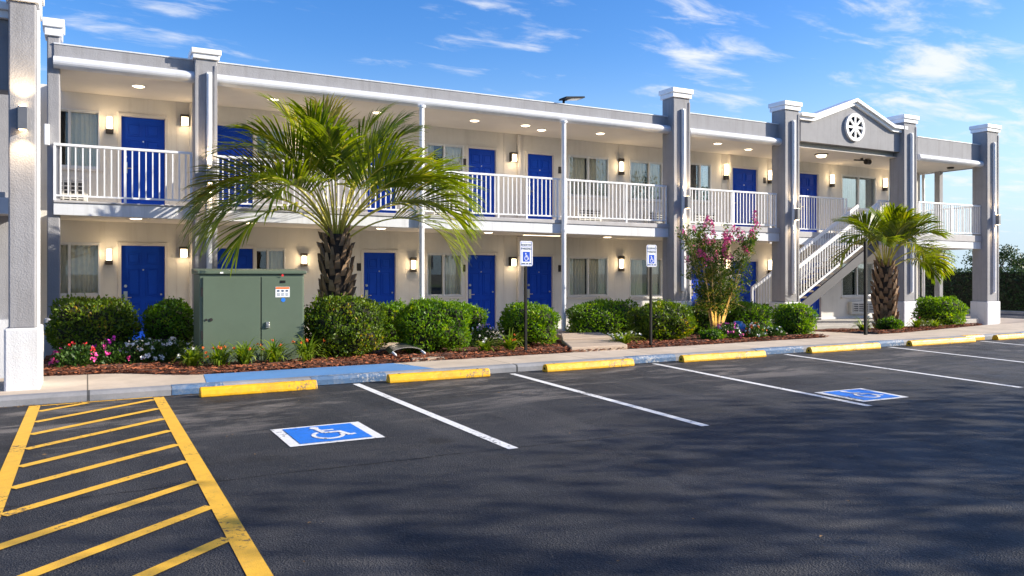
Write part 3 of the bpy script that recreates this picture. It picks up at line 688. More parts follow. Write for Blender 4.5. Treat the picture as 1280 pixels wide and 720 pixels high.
# railings ----------------------------------------------------------------
BALS = []
def railing(x0, x1, y, zt, zb_, posts=(), step=.1145, axis='x'):
    pt = (lambda s, z: (s, y, z)) if axis == 'x' else (lambda s, z: (y, s, z))
    b = MB(); b.bar(pt(x0,zt-.02), pt(x1,zt-.02), .055, .045)
    r = P(b, 'railing', M['white'], bevel=.006)
    P(MB().bar(pt(x0,zb_), pt(x1,zb_), .035, .03), 'bottom_rail', M['white'], r)
    for p in (x0+.02, x1-.02, *posts):
        P(MB().bar(pt(p,Z2+.03), pt(p,zt-.043), .042, .042, up=(0,1,0) if axis == 'x' else (1,0,0)), 'newel_post', M['white'], r)
    n = max(2, round((x1-x0)/step))
    for i in range(1, n):
        s = x0+(x1-x0)*i/n
        if any(abs(s-p) < .04 for p in posts): continue
        BALS.append((r, pt(s,zb_+.016), pt(s,zt-.043), axis))
    return r
railing(-.52, 1.77, YR+.0, 3.90, 2.975, (.62,))
railing(2.21, 13.29, YR+.0, 3.875, 2.96, (4.3, 6.3, 8.35, 9.1, 9.95, 10.2, 12.0))
railing(14.05, 17.27, YR, 3.86, 2.95, (15.6,))
railing(18.2, 21.5, 17.22, 4.01, 2.97, ())
railing(22.05, 23.1, YR+.3, 3.91, 2.95)
railing(23.65, 27.12, YR, 3.91, 2.95, (25.4,))
railing(YR+.1, 26.5, 27.12, 3.91, 2.95, axis='y')
for k, (r, p, q, ax) in enumerate(BALS[:100]):
    P(MB().bar(p, q, .022, .022, up=(0,1,0)), 'baluster', M['white'], r)
b = MB()
for (r, p, q, ax) in BALS[100:]: b.bar(p, q, .022, .022, up=(0,1,0))
o = P(b, 'balusters', M['white']); o['kind'] = 'stuff'

# pillars ------------------------------------------------------------------
def pillar(x0, x1, y0, y1, ztop, zbase, zfoot, strip=None, sc=None, cap=.24, capo=.07, inset=True):
    p = P(MB().box(x0, x1, y0, y1, zbase, ztop-cap), 'pillar', M['stucco'], bevel=.02)
    if inset and x1-x0 > .38:
        fw = .055; ya = y0-.018
        P(MB().box(x0+.0, x0+fw, ya, y0-.001, zbase, ztop-cap-.10).box(x1-fw, x1, ya, y0-.001, zbase, ztop-cap-.10), 'edge_trim', M['stucco'], p, bevel=.006)
    o1, o2 = capo*.55, capo
    c = MB().box(x0-o1, x1+o1, y0-o1, y1+o1, ztop-cap, ztop-cap*.5-.004)
    P(c, 'capital', M['white'], p, bevel=.01); P(MB().box(x0-o2, x1+o2, y0-o2, y1+o2, ztop-cap*.5-.003, ztop), 'capital', M['white'], p, bevel=.012)
    P(MB().box(x0-.045, x1+.045, y0-.045, y1+.045, zfoot-.3, zbase), 'pillar_base', M['base'], p, bevel=.025)
    if strip:
        s0, s1 = strip; xc = (x0+x1)/2 + (.05 if x1-x0 < .45 else .03)
        P(MB().box(xc-.045, xc+.045, y0-.07, y0-.002, s0, s1).box(xc-.02, xc+.02, y0-.085, y0-.071, s0+.03, s1-.03), 'white_strip', M['white'], p, bevel=.006)
    return p
def updown(x, y, z0, z1, e=7, w=.05):
    s = P(MB().box(x-w, x+w, y-.12, y-.002, z0, z1), 'pillar_lamp', M['grey'], bevel=.006)
    P(MB().box(x-w*.7, x+w*.7, y-.105, y-.02, z1+.0005, z1+.003).box(x-w*.7, x+w*.7, y-.105, y-.02, z0-.003, z0-.0005), 'lamp_slot', M['led'], s)
    light('pillar_light', 'SPOT', (x, y-.10, z1+.01), e, parent=BLD, rot=(R(180-0),0,0), spot=R(110), size=.03)
    light('pillar_light', 'SPOT', (x, y-.10, z0-.01), e, parent=BLD, rot=(0,0,0), spot=R(110), size=.03)
# small pillar by the wing, then along the front
pillar(-.62, -.42, 16.12, 16.5, 6.10, .80, .12, cap=.3, inset=False)
pillar(1.80, 2.20, 15.95, 16.4, 5.86, .85, .12, strip=(.95,5.42), cap=.19); updown(2.05, 15.95-.085, 3.30, 3.58, 22)
pillar(13.33, 13.88, 15.87, 16.32, 6.39, .87, -.03, strip=(1.12,5.86)); updown(13.68, 15.87-.085, 3.27, 3.58, 34)
pillar(17.36, 17.93, 15.87, 16.36, 6.47, .77, -.10, strip=(1.0,5.94)); updown(17.70, 15.87-.085, 3.10, 3.42, 34)
pillar(22.60, 23.22, 15.87, 16.38, 6.58, .70, -.16, strip=(.98,6.02))
pillar(27.02, 27.70, 15.87, 16.38, 6.68, .62, -.20, strip=(.92,6.08)); updown(27.42, 15.87-.085, 3.25, 3.58, 34)
# rear posts of the corner terrace
P(MB().box(27.0, 27.2, 17.55, 17.75, -.25, ZC), 'terrace_post', M['stucco'], bevel=.01)
P(MB().box(26.95, 27.12, 19.8, 19.97, -.25, ZC), 'terrace_post', M['stucco'], bevel=.01)
# slim round posts
for x in (6.42, 10.07):
    p = P(MB().tube([(x,YR-.10,gz(x,15.9)-.1),(x,YR-.10,5.24)], .057, 14), 'round_post', M['white'], smooth=False)
    P(MB().tube([(x,YR-.10,5.20),(x,YR-.10,5.245)], .085, 14), 'post_flange', M['white'], p)
    P(MB().tube([(x,YR-.10,2.60),(x,YR-.10,2.64)], .075, 14), 'post_flange', M['white'], p)

# lamps on the ceilings ------------------------------------------------------
def can(x, y, z, e=9, drum=False):
    r = .17 if drum else .115
    d = P(MB().lathe([(r+.015,-.012),(r+.015,0),(r*.6,.0)], (x,y,z-.001), 24) if not drum else MB().lathe([(r,-.035),(r+.03,-.03),(r+.03,0)], (x,y,z-.001), 24), 'ceiling_lamp', M['dark'] if drum else M['white'])
    P(MB().lathe([(r*.7,-.028 if not drum else -.10),(r*.95,-.014 if not drum else -.037)], (x,y,z), 24), 'lamp_lens', M['disc'], d, smooth=False)
    light('ceiling_light', 'SPOT', (x,y,z-.13), e, (1,.80,.56), parent=BLD, spot=R(165), size=.09)
for x, y in ((.89,17.0),(3.45,16.95),(5.83,17.2),(8.18,17.0),(9.56,16.96),(10.22,17.3),(11.83,17.0),(15.67,16.75),(17.2,17.1),(24.2,16.9)): can(x, y, ZC-.0)
can(19.9, 16.75, ZC, 11, True)
for x, y in ((.83,16.7),(2.95,16.75),(5.84,17.0),(8.6,17.1),(12.2,17.2),(14.6,17.2)): can(x, y, zs(x)+.03, 6)
tl = P(MB().box(9.6, 10.75, 17.15, 17.27, zs(10)+.0, zs(10)+.028), 'tube_lamp', M['white']); P(MB().box(9.65, 10.70, 17.17, 17.25, zs(10)-.008, zs(10)-.001), 'lamp_lens', M['disc'], tl)
# dark bracket lamp under the gable ceiling and a spot by the corner
b = MB().bar((21.35,16.7,5.17),(21.95,16.72,5.20), .05, .04).tube([(21.92,16.72,5.16),(22.1,16.72,5.16)], .085, 14).box(21.7, 21.76, 16.69, 16.75, 5.2, 5.259)
P(b, 'security_camera', M['dark'])
P(MB().lathe([(.10,-.05),(.12,0)], (26.3,16.7,ZC-.001), 16), 'ceiling_lamp', M['dark'])
# flood lamp on the parapet
fl = P(MB().tube([(10.22,16.24,5.66),(10.22,16.24,5.80),(10.28,16.2,5.83)], .035, 10), 'flood_lamp', M['black'])
P(MB().hexa([(10.10,15.95,5.79),(10.66,15.95,5.86),(10.66,16.30,5.86),(10.10,16.30,5.79),(10.12,15.97,5.84),(10.66,15.97,5.90),(10.66,16.28,5.90),(10.12,16.28,5.84)]), 'lamp_head', M['black'], fl, bevel=.01)
P(MB().hexa([(10.28,15.99,5.805),(10.60,15.99,5.845),(10.60,16.26,5.845),(10.28,16.26,5.805),(10.28,15.99,5.808),(10.60,15.99,5.848),(10.60,16.26,5.848),(10.28,16.26,5.808)]), 'lamp_lens', mat('flood_lens', (.75,.68,.5), .3), fl)

# the wing in the corner: big pillar, portal panel, wall --------------------------
bp = pillar(-.87, -.57, 11.72, 12.50, 5.48, .90, WALK_Z, cap=.44, capo=.06, inset=False)
P(MB().box(-.565, -.535, 11.86, 11.95, .9, 5.0), 'white_strip', M['white'], bp)
P(MB().box(-.765, -.655, 11.62, 11.718, 3.41, 3.70), 'pillar_lamp', M['grey'], bevel=.006)
P(MB().box(-.75, -.67, 11.63, 11.70, 3.402, 3.4085).box(-.75, -.67, 11.63, 11.70, 3.7015, 3.708), 'lamp_slot', M['led'])
light('pillar_light', 'SPOT', (-.71, 11.58, 3.72), 20, parent=BLD, rot=(R(180),0,0), spot=R(110), size=.03)
light('pillar_light', 'SPOT', (-.71, 11.58, 3.39), 20, parent=BLD, rot=(0,0,0), spot=R(110), size=.03)
P(MB().box(-4.9, -.875, 12.0, 12.3, 3.95, 4.86), 'portal_beam', M['stucco'], bevel=.01)
P(MB().box(-4.9, -.872, 11.93, 12.32, 4.861, 4.96).box(-4.9, -.873, 11.88, 12.34, 4.961, 5.06), 'cornice_moulding', M['white'], bevel=.006)
P(MB().box(-4.9, -.88, 12.6, 12.68, 2.40, 2.62), 'fascia_board', M['fascia']); P(MB().box(-4.9, -.881, 12.69, 16.3, 2.45, 2.7), 'gallery_floor', M['lip'])
P(MB().box(-4.9, -.9, 14.0, 14.15, .9, 5.3), 'wing_wall', M['stucco']); P(MB().box(-4.9, -.899, 13.96, 14.149, -.1, .899), 'wall_base', M['base'])
P(MB().box(-.66, -.58, 16.03, 16.118, 3.85, 4.22), 'pillar_lamp', M['white'], bevel=.01)

# ------------------------------------------------------------------ staircase
ST = thing('staircase', 'white railed open-tread stair climbing behind the pillars to the gallery', 'staircase', (17.6, 16.8, 0))
sz = lambda x: .15+.5665*(x-17.4)     # nosing line
for y in (16.45, 17.12):
    poly = [(17.5,sz(17.5)-.46),(22.14,sz(22.14)-.46),(22.14,sz(22.14)-.15),(17.5,sz(17.5)-.15)]
    o = MB().prism(poly, y-.025, y+.025, 'y').build('stringer', M['stairm'], ST); fixnormals(o)
for k in range(16):
    x = 17.45 + .2925*k; z = .02+.176*(k+1)
    MB().box(x, x+.31, 16.46, 17.11, z-.06, z).build('stair_tread', M['tread'], ST, bevel=.008)
for y, xa in ((16.43, 17.5), (17.15, 17.4)):
    hl = lambda x: sz(x)+.98
    b = MB(); b.bar((xa,y,hl(xa)),(22.1,y,hl(22.1)), .06, .11)
    h = b.build('handrail', M['white'], ST, bevel=.008)
    MB().bar((xa,y,sz(xa)+.06),(22.1,y,sz(22.1)+.06), .04, .06).build('bottom_rail', M['white'], ST)
    n = 40
    for i in range(n+1):
        x = lerp(xa+.02, 22.08, i/n)
        MB().bar((x,y,sz(x)+.12),(x,y,hl(x)-.05), .022, .022, up=(0,1,0)).build('baluster', M['white'], ST)
    MB().bar((xa,y,zb(17.4)),(xa,y,hl(xa)+.04), .055, .055, up=(0,1,0)).build('newel_post', M['white'], ST)
MB().bar((21.55,17.16,2.3),(21.55,17.16,4.0), .045, .045, up=(0,1,0)).build('newel_post', M['white'], ST)

# ------------------------------------------------------------------ plants
def leaf(b, p, d, n, l, w, m=0):
    """one folded leaf: p base, d direction, n leaf normal"""
    s = d.cross(n)
    if s.length < 1e-3: s = Vector((1,0,0))
    s.normalize(); mid = p + d*l*.5
    b.add([p, mid+s*w*.5+n*w*.12, p+d*l, mid-s*w*.5+n*w*.12], [(0,1,2),(0,2,3)], m)
def rdir(rnd):
    while True:
        v = Vector((rnd.uniform(-1,1),rnd.uniform(-1,1),rnd.uniform(-1,1)))
        if .05 < v.length < 1: return v.normalized()
def shrub(label, cx, cy, w, dpt, h, seed, m='shrub', n=5200, power=3.0, ll=.058, rough=.075, cat='shrub', name='round_shrub', group='clipped shrubs in the front bed', z0=None):
    rnd = random.Random(seed); z0 = gz(cx,cy)+.02 if z0 is None else z0
    t = thing(name, label, cat, (cx,cy,z0), group)
    if name == 'round_shrub': w *= .93; dpt *= .93; h *= .95
    a, bb, c = w/2, dpt/2, h/2
    ph = [rnd.uniform(0,6.28) for _ in range(6)]
    def surf(d):
        k = (abs(d.x)**power + abs(d.y)**power + abs(d.z)**power)**(-1/power)
        wob = 1 + rough*(math.sin(5*d.x+ph[0])*math.sin(4*d.y+ph[1]) + .8*math.sin(7*d.z+ph[2]+3*d.x) + .6*math.sin(11*d.x+9*d.z+ph[3])*math.sin(10*d.y+ph[4]))
        return Vector((d.x*a*k*wob, d.y*bb*k*wob, c + d.z*c*k*wob))
    b = MB()
    for i in range(n):
        d = rdir(rnd)
        if d.z < -.82: continue
        p = surf(d); r = 1 - .20*rnd.random()**1.6
        q = Vector((p.x*r, p.y*r, c+(p.z-c)*r))
        if q.z < .02: q.z = rnd.uniform(.02,.10)
        nd = (Vector((d.x/a, d.y/bb, d.z/c)).normalized() + rdir(rnd)*.75).normalized()
        up = (nd*.6 + Vector((0,0,.45)) + rdir(rnd)*.7).normalized()
        l = ll*rnd.uniform(.6,1.35)
        leaf(b, q, up, nd, l, l*.55)
    tw = MB()
    for i in range(int(n/90)):
        d = rdir(rnd)
        if d.z < -.5: continue
        p = surf(d); q = p*.80 + Vector((0,0,c*.2)); tw.tube([q, p*1.0+rdir(rnd)*.03, p*1.04+Vector((0,0,.02))], [.005,.0035,.002], 4)
    # a few long shoots break the clipped outline
    for i in range(int(n/55)):
        d = rdir(rnd)
        if d.z < -.1: continue
        p = surf(d)
        for k in range(5):
            q = p + (d*.4+Vector((0,0,.5))).normalized()*(.018*k) + rdir(rnd)*.012
            leaf(b, q, (rdir(rnd)+Vector((0,0,.8))).normalized(), rdir(rnd), ll*.9, ll*.45)
    b.build('leaves', M[m], t, local=True)
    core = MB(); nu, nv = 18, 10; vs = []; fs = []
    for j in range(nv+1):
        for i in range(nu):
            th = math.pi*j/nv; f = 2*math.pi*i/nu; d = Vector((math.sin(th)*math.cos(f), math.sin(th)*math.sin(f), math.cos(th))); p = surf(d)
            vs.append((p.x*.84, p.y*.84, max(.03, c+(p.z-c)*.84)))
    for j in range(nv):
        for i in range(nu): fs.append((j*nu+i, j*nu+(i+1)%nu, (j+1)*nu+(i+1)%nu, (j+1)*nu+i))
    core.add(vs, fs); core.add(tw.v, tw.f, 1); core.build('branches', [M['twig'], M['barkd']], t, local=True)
    b = MB()
    for k in range(7):
        aa = rnd.uniform(0,6.28); b.tube([(.06*math.cos(aa),.06*math.sin(aa),-.06),(a*.45*math.cos(aa),bb*.45*math.sin(aa),h*.42)], [.016,.008], 6)
    b.build('stem', M['barkd'], t, local=True)
    return t
shrub('bronze tinged clipped shrub behind the pink and white flowers', 0.10, 14.9, 1.38, 1.25, 1.07, 1, 'shrubr', 7200)
shrub('dark rounded shrub between the white flowers and the green utility cabinet', 1.27, 15.0, .80, 1.0, .98, 2, 'shrub', 5000)
shrub('large round shrub at the foot of the tall palm, beside the utility cabinet', 3.98, 13.5, 1.50, 1.25, 1.06, 3, 'shrubr', 7600)
shrub('bright green flat-topped shrub between the metal valve cover and the small lilies', 5.60, 13.45, 1.36, 1.15, .98, 4, 'shruby', 7200)
shrub('small clipped shrub half hidden beside a slim white post', 5.52, 15.25, .8, .8, .93, 5, 'shruby', 3200)
shrub('clipped shrub standing behind the bright green flat-topped one', 6.95, 15.1, 1.05, .9, .90, 6, 'shruby', 4400)
shrub('round shrub touching the black pole of the accessible sign, by the stepped path', 7.98, 14.05, 1.15, 1.05, .90, 7, 'shruby', 5600)
shrub('long low hedge-like shrub under the double ground-floor windows', 10.75, 15.35, 1.85, .95, .90, 8, 'shruby', 7000, power=4)
shrub('bronze leaved shrub behind the agapanthus, next to the second sign pole', 11.35, 13.9, 1.50, 1.15, .86, 9, 'shrubr', 6600)
shrub('dark green shrub in front of the foot of the stair', 15.2, 15.15, 1.45, 1.0, .86, 10, 'shrub', 5600)
shrub('shrub in the shade behind the pink flowering tree', 13.95, 15.45, 1.1, .9, .80, 11, 'shrub', 3600)
shrub('small square clipped shrub beside the entrance path', 14.72, 13.15, .92, .85, .78, 12, 'shruby', 4000, power=3.4)
shrub('oblong clipped shrub between the smaller palm and the corner pillar', 21.2, 13.75, 1.6, 1.1, .86, 13, 'shruby', 6000, power=3.2)

# ---- palms
def frond_geo(rnd, az, el0, droop, L, bare, nleaf, llen, b, bp_):
    """one costapalmate frond: bare petiole, then a drooping costa with leaflets both sides"""
    p = Vector((.07*math.cos(az), .07*math.sin(az), rnd.uniform(-.12,.12))); pts = [p.copy()]; n = 16; el = el0; dirs = []; twist = rnd.uniform(-.25,.25)
    for i in range(n):
        t = i/n; e = el0 - droop*(t**1.5); a = az + twist*t
        d = Vector((math.cos(e)*math.cos(a), math.cos(e)*math.sin(a), math.sin(e))); dirs.append(d); p = p + d*L/n; pts.append(p.copy())
    dirs.append(dirs[-1])
    bp_.tube(pts, [max(.004, .021*(1-.85*i/n)) for i in range(n+1)], 5)
    roll = rnd.uniform(-.5,.5)
    for k in range(nleaf):
        for sgn in (-1,1):
            t = bare + (1-bare)*(k+rnd.uniform(-.3,.3))/nleaf; t = min(.995, max(bare, t)); x = t*n; i = min(n-1,int(x)); q = pts[i].lerp(pts[i+1], x-i); d = dirs[i]
            sd = d.cross(Vector((0,0,1)))
            if sd.length < .1: sd = Vector((-math.sin(az), math.cos(az), 0))
            sd.normalize(); u = sd.cross(d).normalized()
            u, sd = u*math.cos(roll)+sd*math.sin(roll), sd*math.cos(roll)-u*math.sin(roll)
            s = (t-bare)/(1-bare)
            ang = lerp(R(54), R(12), s) + rnd.uniform(-.09,.09)
            l = llen*(.70+.55*math.sin(math.pi*min(1,s*.75+.22)))*rnd.uniform(.85,1.1)
            dd = (d*math.cos(ang) + sd*sgn*math.sin(ang) + u*.30*(1-s)).normalized()
            side = dd.cross(u).normalized(); w = .0185*rnd.uniform(.75,1.25); nn = side.cross(dd)
            q1 = q + dd*l*.45; d2 = (dd + Vector((0,0,-.10-.22*rnd.random()))).normalized(); q2 = q1 + d2*l*.33; d3 = (d2+Vector((0,0,-.18-.35*rnd.random()))).normalized(); q3 = q2+d3*l*.24
            b.add([q-side*w*.5, q+side*w*.5, q1+side*w, q1-side*w, q2+side*w*.7, q2-side*w*.7, q3], [(0,1,2,3),(3,2,4,5),(5,4,6)])
def palm(label, x, y, ztop, r, seed, specs, group='palms in the front bed'):
    rnd = random.Random(seed); z0 = gz(x,y); t = thing('palm_tree', label, 'palm tree', (x,y,z0), group)
    H = ztop-z0; b = MB()
    prof = [(r*.80,-.1),(r*.86,.12),(r*.94,H*.35),(r*1.0,H*.62),(r*.92,H*.85),(r*.62,H*1.0)]
    b.lathe([(q*.88,z) for q,z in prof], n=20); b.build('trunk', M['fibre'], t, local=True)
    def rad(z):
        for (ra,za),(rb,zb_) in zip(prof, prof[1:]):
            if z <= zb_: return lerp(ra,rb,(z-za)/(zb_-za))
        return prof[-1][0]
    # leaf-base stubs (boots) in a criss-cross spiral
    b = MB(); rows = int(H/.14); per = 9
    for i in range(rows+1):
        z = .04+ i*.14
        for k in range(per):
            a = 2*math.pi*(k + .5*(i%2))/per + rnd.uniform(-.06,.06); rr = rad(z)*.9; zz = z+rnd.uniform(-.02,.02)
            o = Vector((math.cos(a),math.sin(a),0)); s = Vector((-math.sin(a),math.cos(a),0)); w = rr*.26*rnd.uniform(.75,1.15); hgt = .23*rnd.uniform(.7,1.3); out = .085*rnd.uniform(.6,1.6); s = (s + Vector((0,0,rnd.uniform(-.25,.25)))).normalized()
            if rnd.random() < .06: continue
            c = o*rr + Vector((0,0,zz)); tip = c + o*out + Vector((0,0,hgt))
            p = [c-s*w, c+s*w, c+s*w*.8+o*out*.7+Vector((0,0,hgt*.45)), tip+s*w*.42, tip-s*w*.42, c-s*w*.8+o*out*.7+Vector((0,0,hgt*.45)), c+o*out*.35+Vector((0,0,hgt*.9))]
            b.add(p, [(0,1,2,5),(5,2,3,4),(3,6,4),(2,1,6,3),(0,5,4,6)])
    b.build('boots', M['trunk'], t, local=True)
    for (az, el, dr, L, bare, old) in specs:
        bl, bq = MB(), MB(); frond_geo(rnd, R(az), R(el), R(dr), L, bare, 32, L*.30, bl, bq)
        f = bq.build('frond', M['petiole'], t, loc=(0,0,H-.10), local=True)
        bl.build('leaflets', M['frondd'] if old else M['frond'], f, local=True)
    return t
rp = random.Random(21)
sp1 = []
for az, el, dr, L in ((184,50,118,2.75),(196,40,105,2.55),(168,60,105,2.65),(176,74,95,2.6),(186,66,105,2.65),(8,64,100,2.6),(208,62,105,2.5),(152,44,100,2.4),(228,56,100,2.3),
    (-4,52,112,2.75),(-16,62,105,2.6),(-26,46,105,2.45),(14,66,100,2.5),(-40,62,90,2.4),(-58,72,85,2.3),(250,80,70,2.2),(-78,82,55,2.2),
    (120,80,60,2.25),(30,76,70,2.45),(214,34,112,2.35),(-34,36,112,2.4),(145,72,80,2.4),(45,60,95,2.4),(-30,82,60,2.3),(230,83,55,2.25),(190,76,70,2.5),(100,87,25,2.35),(196,79,42,2.4),(-12,79,42,2.4),(0,86,40,2.2),(178,44,118,2.7),(4,42,118,2.75)):
    sp1.append((az+rp.uniform(-5,5), el+rp.uniform(-3,3), dr+rp.uniform(-6,6), L*rp.uniform(.95,1.05), rp.uniform(.40,.50), rp.random() < .10))
palm('tall palm with a broad arching crown behind the large round shrub', 3.95, 13.95, 2.30, .265, 5, sp1)
sp2 = []
for az, el, dr, L in ((182,48,105,2.3),(196,62,95,2.2),(212,60,90,2.0),(176,74,75,2.1),(0,50,110,2.45),(-14,36,108,2.4),(12,62,95,2.3),(-30,64,90,2.1),(-50,66,85,2.0),(-70,78,70,1.95),(240,74,75,1.95),(262,80,60,1.9),(-95,84,50,1.9),(120,80,55,1.95),(60,82,50,2.0),(20,78,65,2.1),(150,74,70,2.05),(-8,34,95,2.1),(230,84,45,1.9),(-40,82,50,1.9)):
    sp2.append((az+rp.uniform(-6,6), el+rp.uniform(-3,3), dr+rp.uniform(-6,6), L*rp.uniform(.82,.90), rp.uniform(.40,.50), rp.random() < .10))
palm('shorter stout palm beside the black pole at the stair end', 18.80, 13.75, 1.80, .285, 6, sp2)

# ---- crape myrtle
def crape(x, y, seed=4):
    rnd = random.Random(seed); z0 = gz(x,y); t = thing('crape_myrtle', 'pink flowering small tree with several pale stems from one foot', 'tree', (x,y,z0))
    stems = []; H = 2.55
    for k in range(8):
        a = 2*math.pi*k/8+rnd.uniform(-.3,.3); sp_ = rnd.uniform(.45,1.05) if k else .1; hh = rnd.uniform(2.0,2.5)
        pts = []; 
        for i in range(9):
            s = i/8; pts.append(Vector((math.cos(a)*(.05+sp_*(s**1.15)), math.sin(a)*(.05+sp_*.8*s**1.15), s*hh)) + Vector((rnd.uniform(-.02,.02),rnd.uniform(-.02,.02),0)))
        MB().tube(pts, [.034*(1-.85*i/8) for i in range(9)], 8).build('stem', M['bark'], t, local=True, smooth=True); stems.append(pts)
    lb = MB(); tw = MB(); tips = []
    for pts in stems:
        for j in range(30):
            s = .26+.74*rnd.random()**1.1; i = min(7,int(s*8)); p = pts[i].lerp(pts[i+1], s*8-i)
            d = (rdir(rnd)+Vector((0,0,.9 if s < .8 else 1.4))).normalized(); L = rnd.uniform(.25,.55); q = p+d*L; tw.tube([p,p+d*L*.5+Vector((0,0,.02)),q], [.006,.004,.002], 4)
            if s > .62 and q.z > 1.75: tips.append(q)
            for k in range(44):
                r = p.lerp(q, rnd.uniform(.1,1.05)) + rdir(rnd)*.07; l = rnd.uniform(.045,.085); leaf(lb, r, (rdir(rnd)+Vector((0,0,.3))).normalized(), rdir(rnd), l, l*.55)
    tw.build('twigs', M['bark'], t, local=True); lb.build('leaves', M['crape'], t, local=True)
    rnd.shuffle(tips); fl_ = MB()
    for q in tips[:46]:
        L = rnd.uniform(.14,.26); d = (Vector((rnd.uniform(-.5,.5),rnd.uniform(-.5,.5),1))).normalized()
        for k in range(60):
            s = rnd.random(); c = q + d*L*s + rdir(rnd)*.07*(1-.6*s); l = rnd.uniform(.024,.044); leaf(fl_, c, rdir(rnd), rdir(rnd), l, l*.9)
    fl_.build('blossoms', M['pink'], t, local=True)
crape(13.40, 14.35)

# ---- strap-leaved clumps and flowers
def lily(label, x, y, r, h, seed, n=80, flowers=None, nf=0, group='strap-leaved clumps along the bed edge', name='lily_clump'):
    rnd = random.Random(seed); t = thing(name, label, 'plant', (x,y,gz(x,y)+.02), group); b = MB(); r *= 1.18; h *= 1.12
    for k in range(n):
        a = rnd.uniform(0,6.28); e = rnd.uniform(.75,1.5); L = h*rnd.uniform(.7,1.25); dr = rnd.uniform(1.2,2.8); w = rnd.uniform(.012,.023); p = Vector((rnd.uniform(-.05,.05),rnd.uniform(-.05,.05),0)); vs = []; N_ = 6
        s = Vector((-math.sin(a),math.cos(a),0))
        for i in range(N_+1):
            u = i/N_; ee = e-dr*u**1.6; ww = w*(1-u**2.2)+.001; vs += [p-s*ww, p+s*ww]; p = p+Vector((math.cos(ee)*math.cos(a)*r/h,math.cos(ee)*math.sin(a)*r/h,math.sin(ee)))*L/N_
        b.add(vs, [(2*i,2*i+1,2*i+3,2*i+2) for i in range(N_)])
    b.build('leaves', M['lily'], t, local=True)
    if flowers:
        f = MB(); st = MB()
        for k in range(nf):
            a = rnd.uniform(0,6.28); rr = rnd.uniform(.02,r*.75); c = Vector((rr*math.cos(a), rr*math.sin(a), h*rnd.uniform(.35,.72))); st.tube([(c.x*.3,c.y*.3,0),tuple(c)], [.005,.003], 4)
            for j in range(12):
                d = (rdir(rnd)+Vector((0,0,.5))).normalized(); l = rnd.uniform(.024,.042); leaf(f, c, d, rdir(rnd), l, l*.55)
        st.build('flower_stems', M['herb'], t, local=True); f.build('blossoms', M[flowers], t, local=True)
def flowerbed(label, x, y, w, d, h, seed, cols, nl=900, nf=26, group='low flowering plants along the bed edge', fr=.05):
    rnd = random.Random(seed); t = thing('flowering_plant', label, 'flowers', (x,y,gz(x,y)+.02), group); b = MB(); fl_ = {c: MB() for c in cols}
    for k in range(nl):
        v = rdir(rnd); v.z = abs(v.z); r = rnd.random()**.35
        p = Vector((v.x*w/2*r, v.y*d/2*r, v.z*h*r)); l = rnd.uniform(.035,.075); leaf(b, p, (v+rdir(rnd)*.8+Vector((0,0,.3))).normalized(), (v+rdir(rnd)).normalized(), l, l*.6)
    b.build('leaves', M['herb'], t, local=True)
    for k in range(nf):
        v = rdir(rnd); v.z = abs(v.z)*.9+.25; v.normalize(); c = Vector((v.x*w/2, v.y*d/2, v.z*h))*rnd.uniform(.95,1.12); m = fl_[rnd.choice(cols)]
        for j in range(9):
            dd = rdir(rnd); dd = (dd+v*.5).normalized(); l = fr*rnd.uniform(.7,1.2); leaf(m, c+rdir(rnd)*fr*.45, dd, (v+rdir(rnd)*.5).normalized(), l, l*.9)
    for c in cols:
        if fl_[c].v: fl_[c].build('blossoms', M[c], t, local=True)
flowerbed('low plant with red and pink flowers beside the great white pillar base', -.12, 13.75, .75, .6, .34, 31, ['pink','red'], 1100, 18)
flowerbed('low plant with magenta flowers next to the white ones', .33, 13.85, .6, .55, .38, 32, ['pink','mag'], 900, 14)
flowerbed('white flowering plant between the magenta flowers and the lilies', .80, 13.9, .75, .6, .38, 33, ['wpet'], 1100, 34, fr=.042)
flowerbed('white flowering plant in front of the dark rounded shrub', 1.22, 13.95, .7, .6, .36, 34, ['wpet'], 1000, 26, fr=.038)
lily('pale green lily clump nearest to the white flowers', 1.42, 13.05, .34, .36, 41, 90, 'wpet', 4)
lily('lily clump with orange bells at the corner of the green cabinet', 1.80, 12.80, .34, .40, 42, 90, 'opet', 9)
lily('lily clump standing before the left door of the green cabinet'.replace('left door','door with the round lock'), 2.17, 12.78, .32, .48, 43, 84, 'opet', 5)
lily('broad lily clump before the gap between the cabinet doors', 2.62, 12.80, .36, .46, 44, 90, 'opet', 5)
lily('arching lily clump at the cabinet end near the large round shrub', 3.15, 12.86, .40, .46, 45, 90, 'opet', 6)
lily('dark lily clump in shade behind the flowers', 1.62, 13.6, .32, .42, 46, 36)
lily('small lily clump with pale blooms beside the flat-topped shrub', 6.45, 12.95, .34, .32, 47, 48, 'wpet', 5)
lily('leafy lily clump with orange blooms at the foot of the black sign pole', 6.98, 12.95, .42, .40, 48, 70, 'opet', 5)
lily('agapanthus clump with white blooms by the second sign pole', 9.62, 13.0, .46, .36, 49, 80, 'wpet', 16, name='agapanthus_clump')
lily('strap-leaved plant before the foot of the shorter palm', 17.75, 13.6, .42, .42, 50, 70)
lily('clump with pink blooms beside the shorter palm', 19.55, 13.35, .42, .36, 51, 60, 'pink', 6)
lily('low clump between the shorter palm and the oblong shrub', 19.95, 13.1, .36, .28, 52, 50, 'wpet', 3)
flowerbed('variegated plant topped with pink flowers next to the blue pot', 12.62, 13.15, .7, .55, .36, 35, ['wpet','mag','pink'], 900, 34, fr=.036)
flowerbed('variegated white and green plant beside the square clipped shrub', 13.25, 12.98, .55, .5, .34, 36, ['wpet','opet'], 800, 26, fr=.036)
flowerbed('low green plant with few white blooms, by the square clipped shrub foot', 13.85, 12.95, .5, .45, .24, 37, ['wpet'], 700, 8, fr=.03)
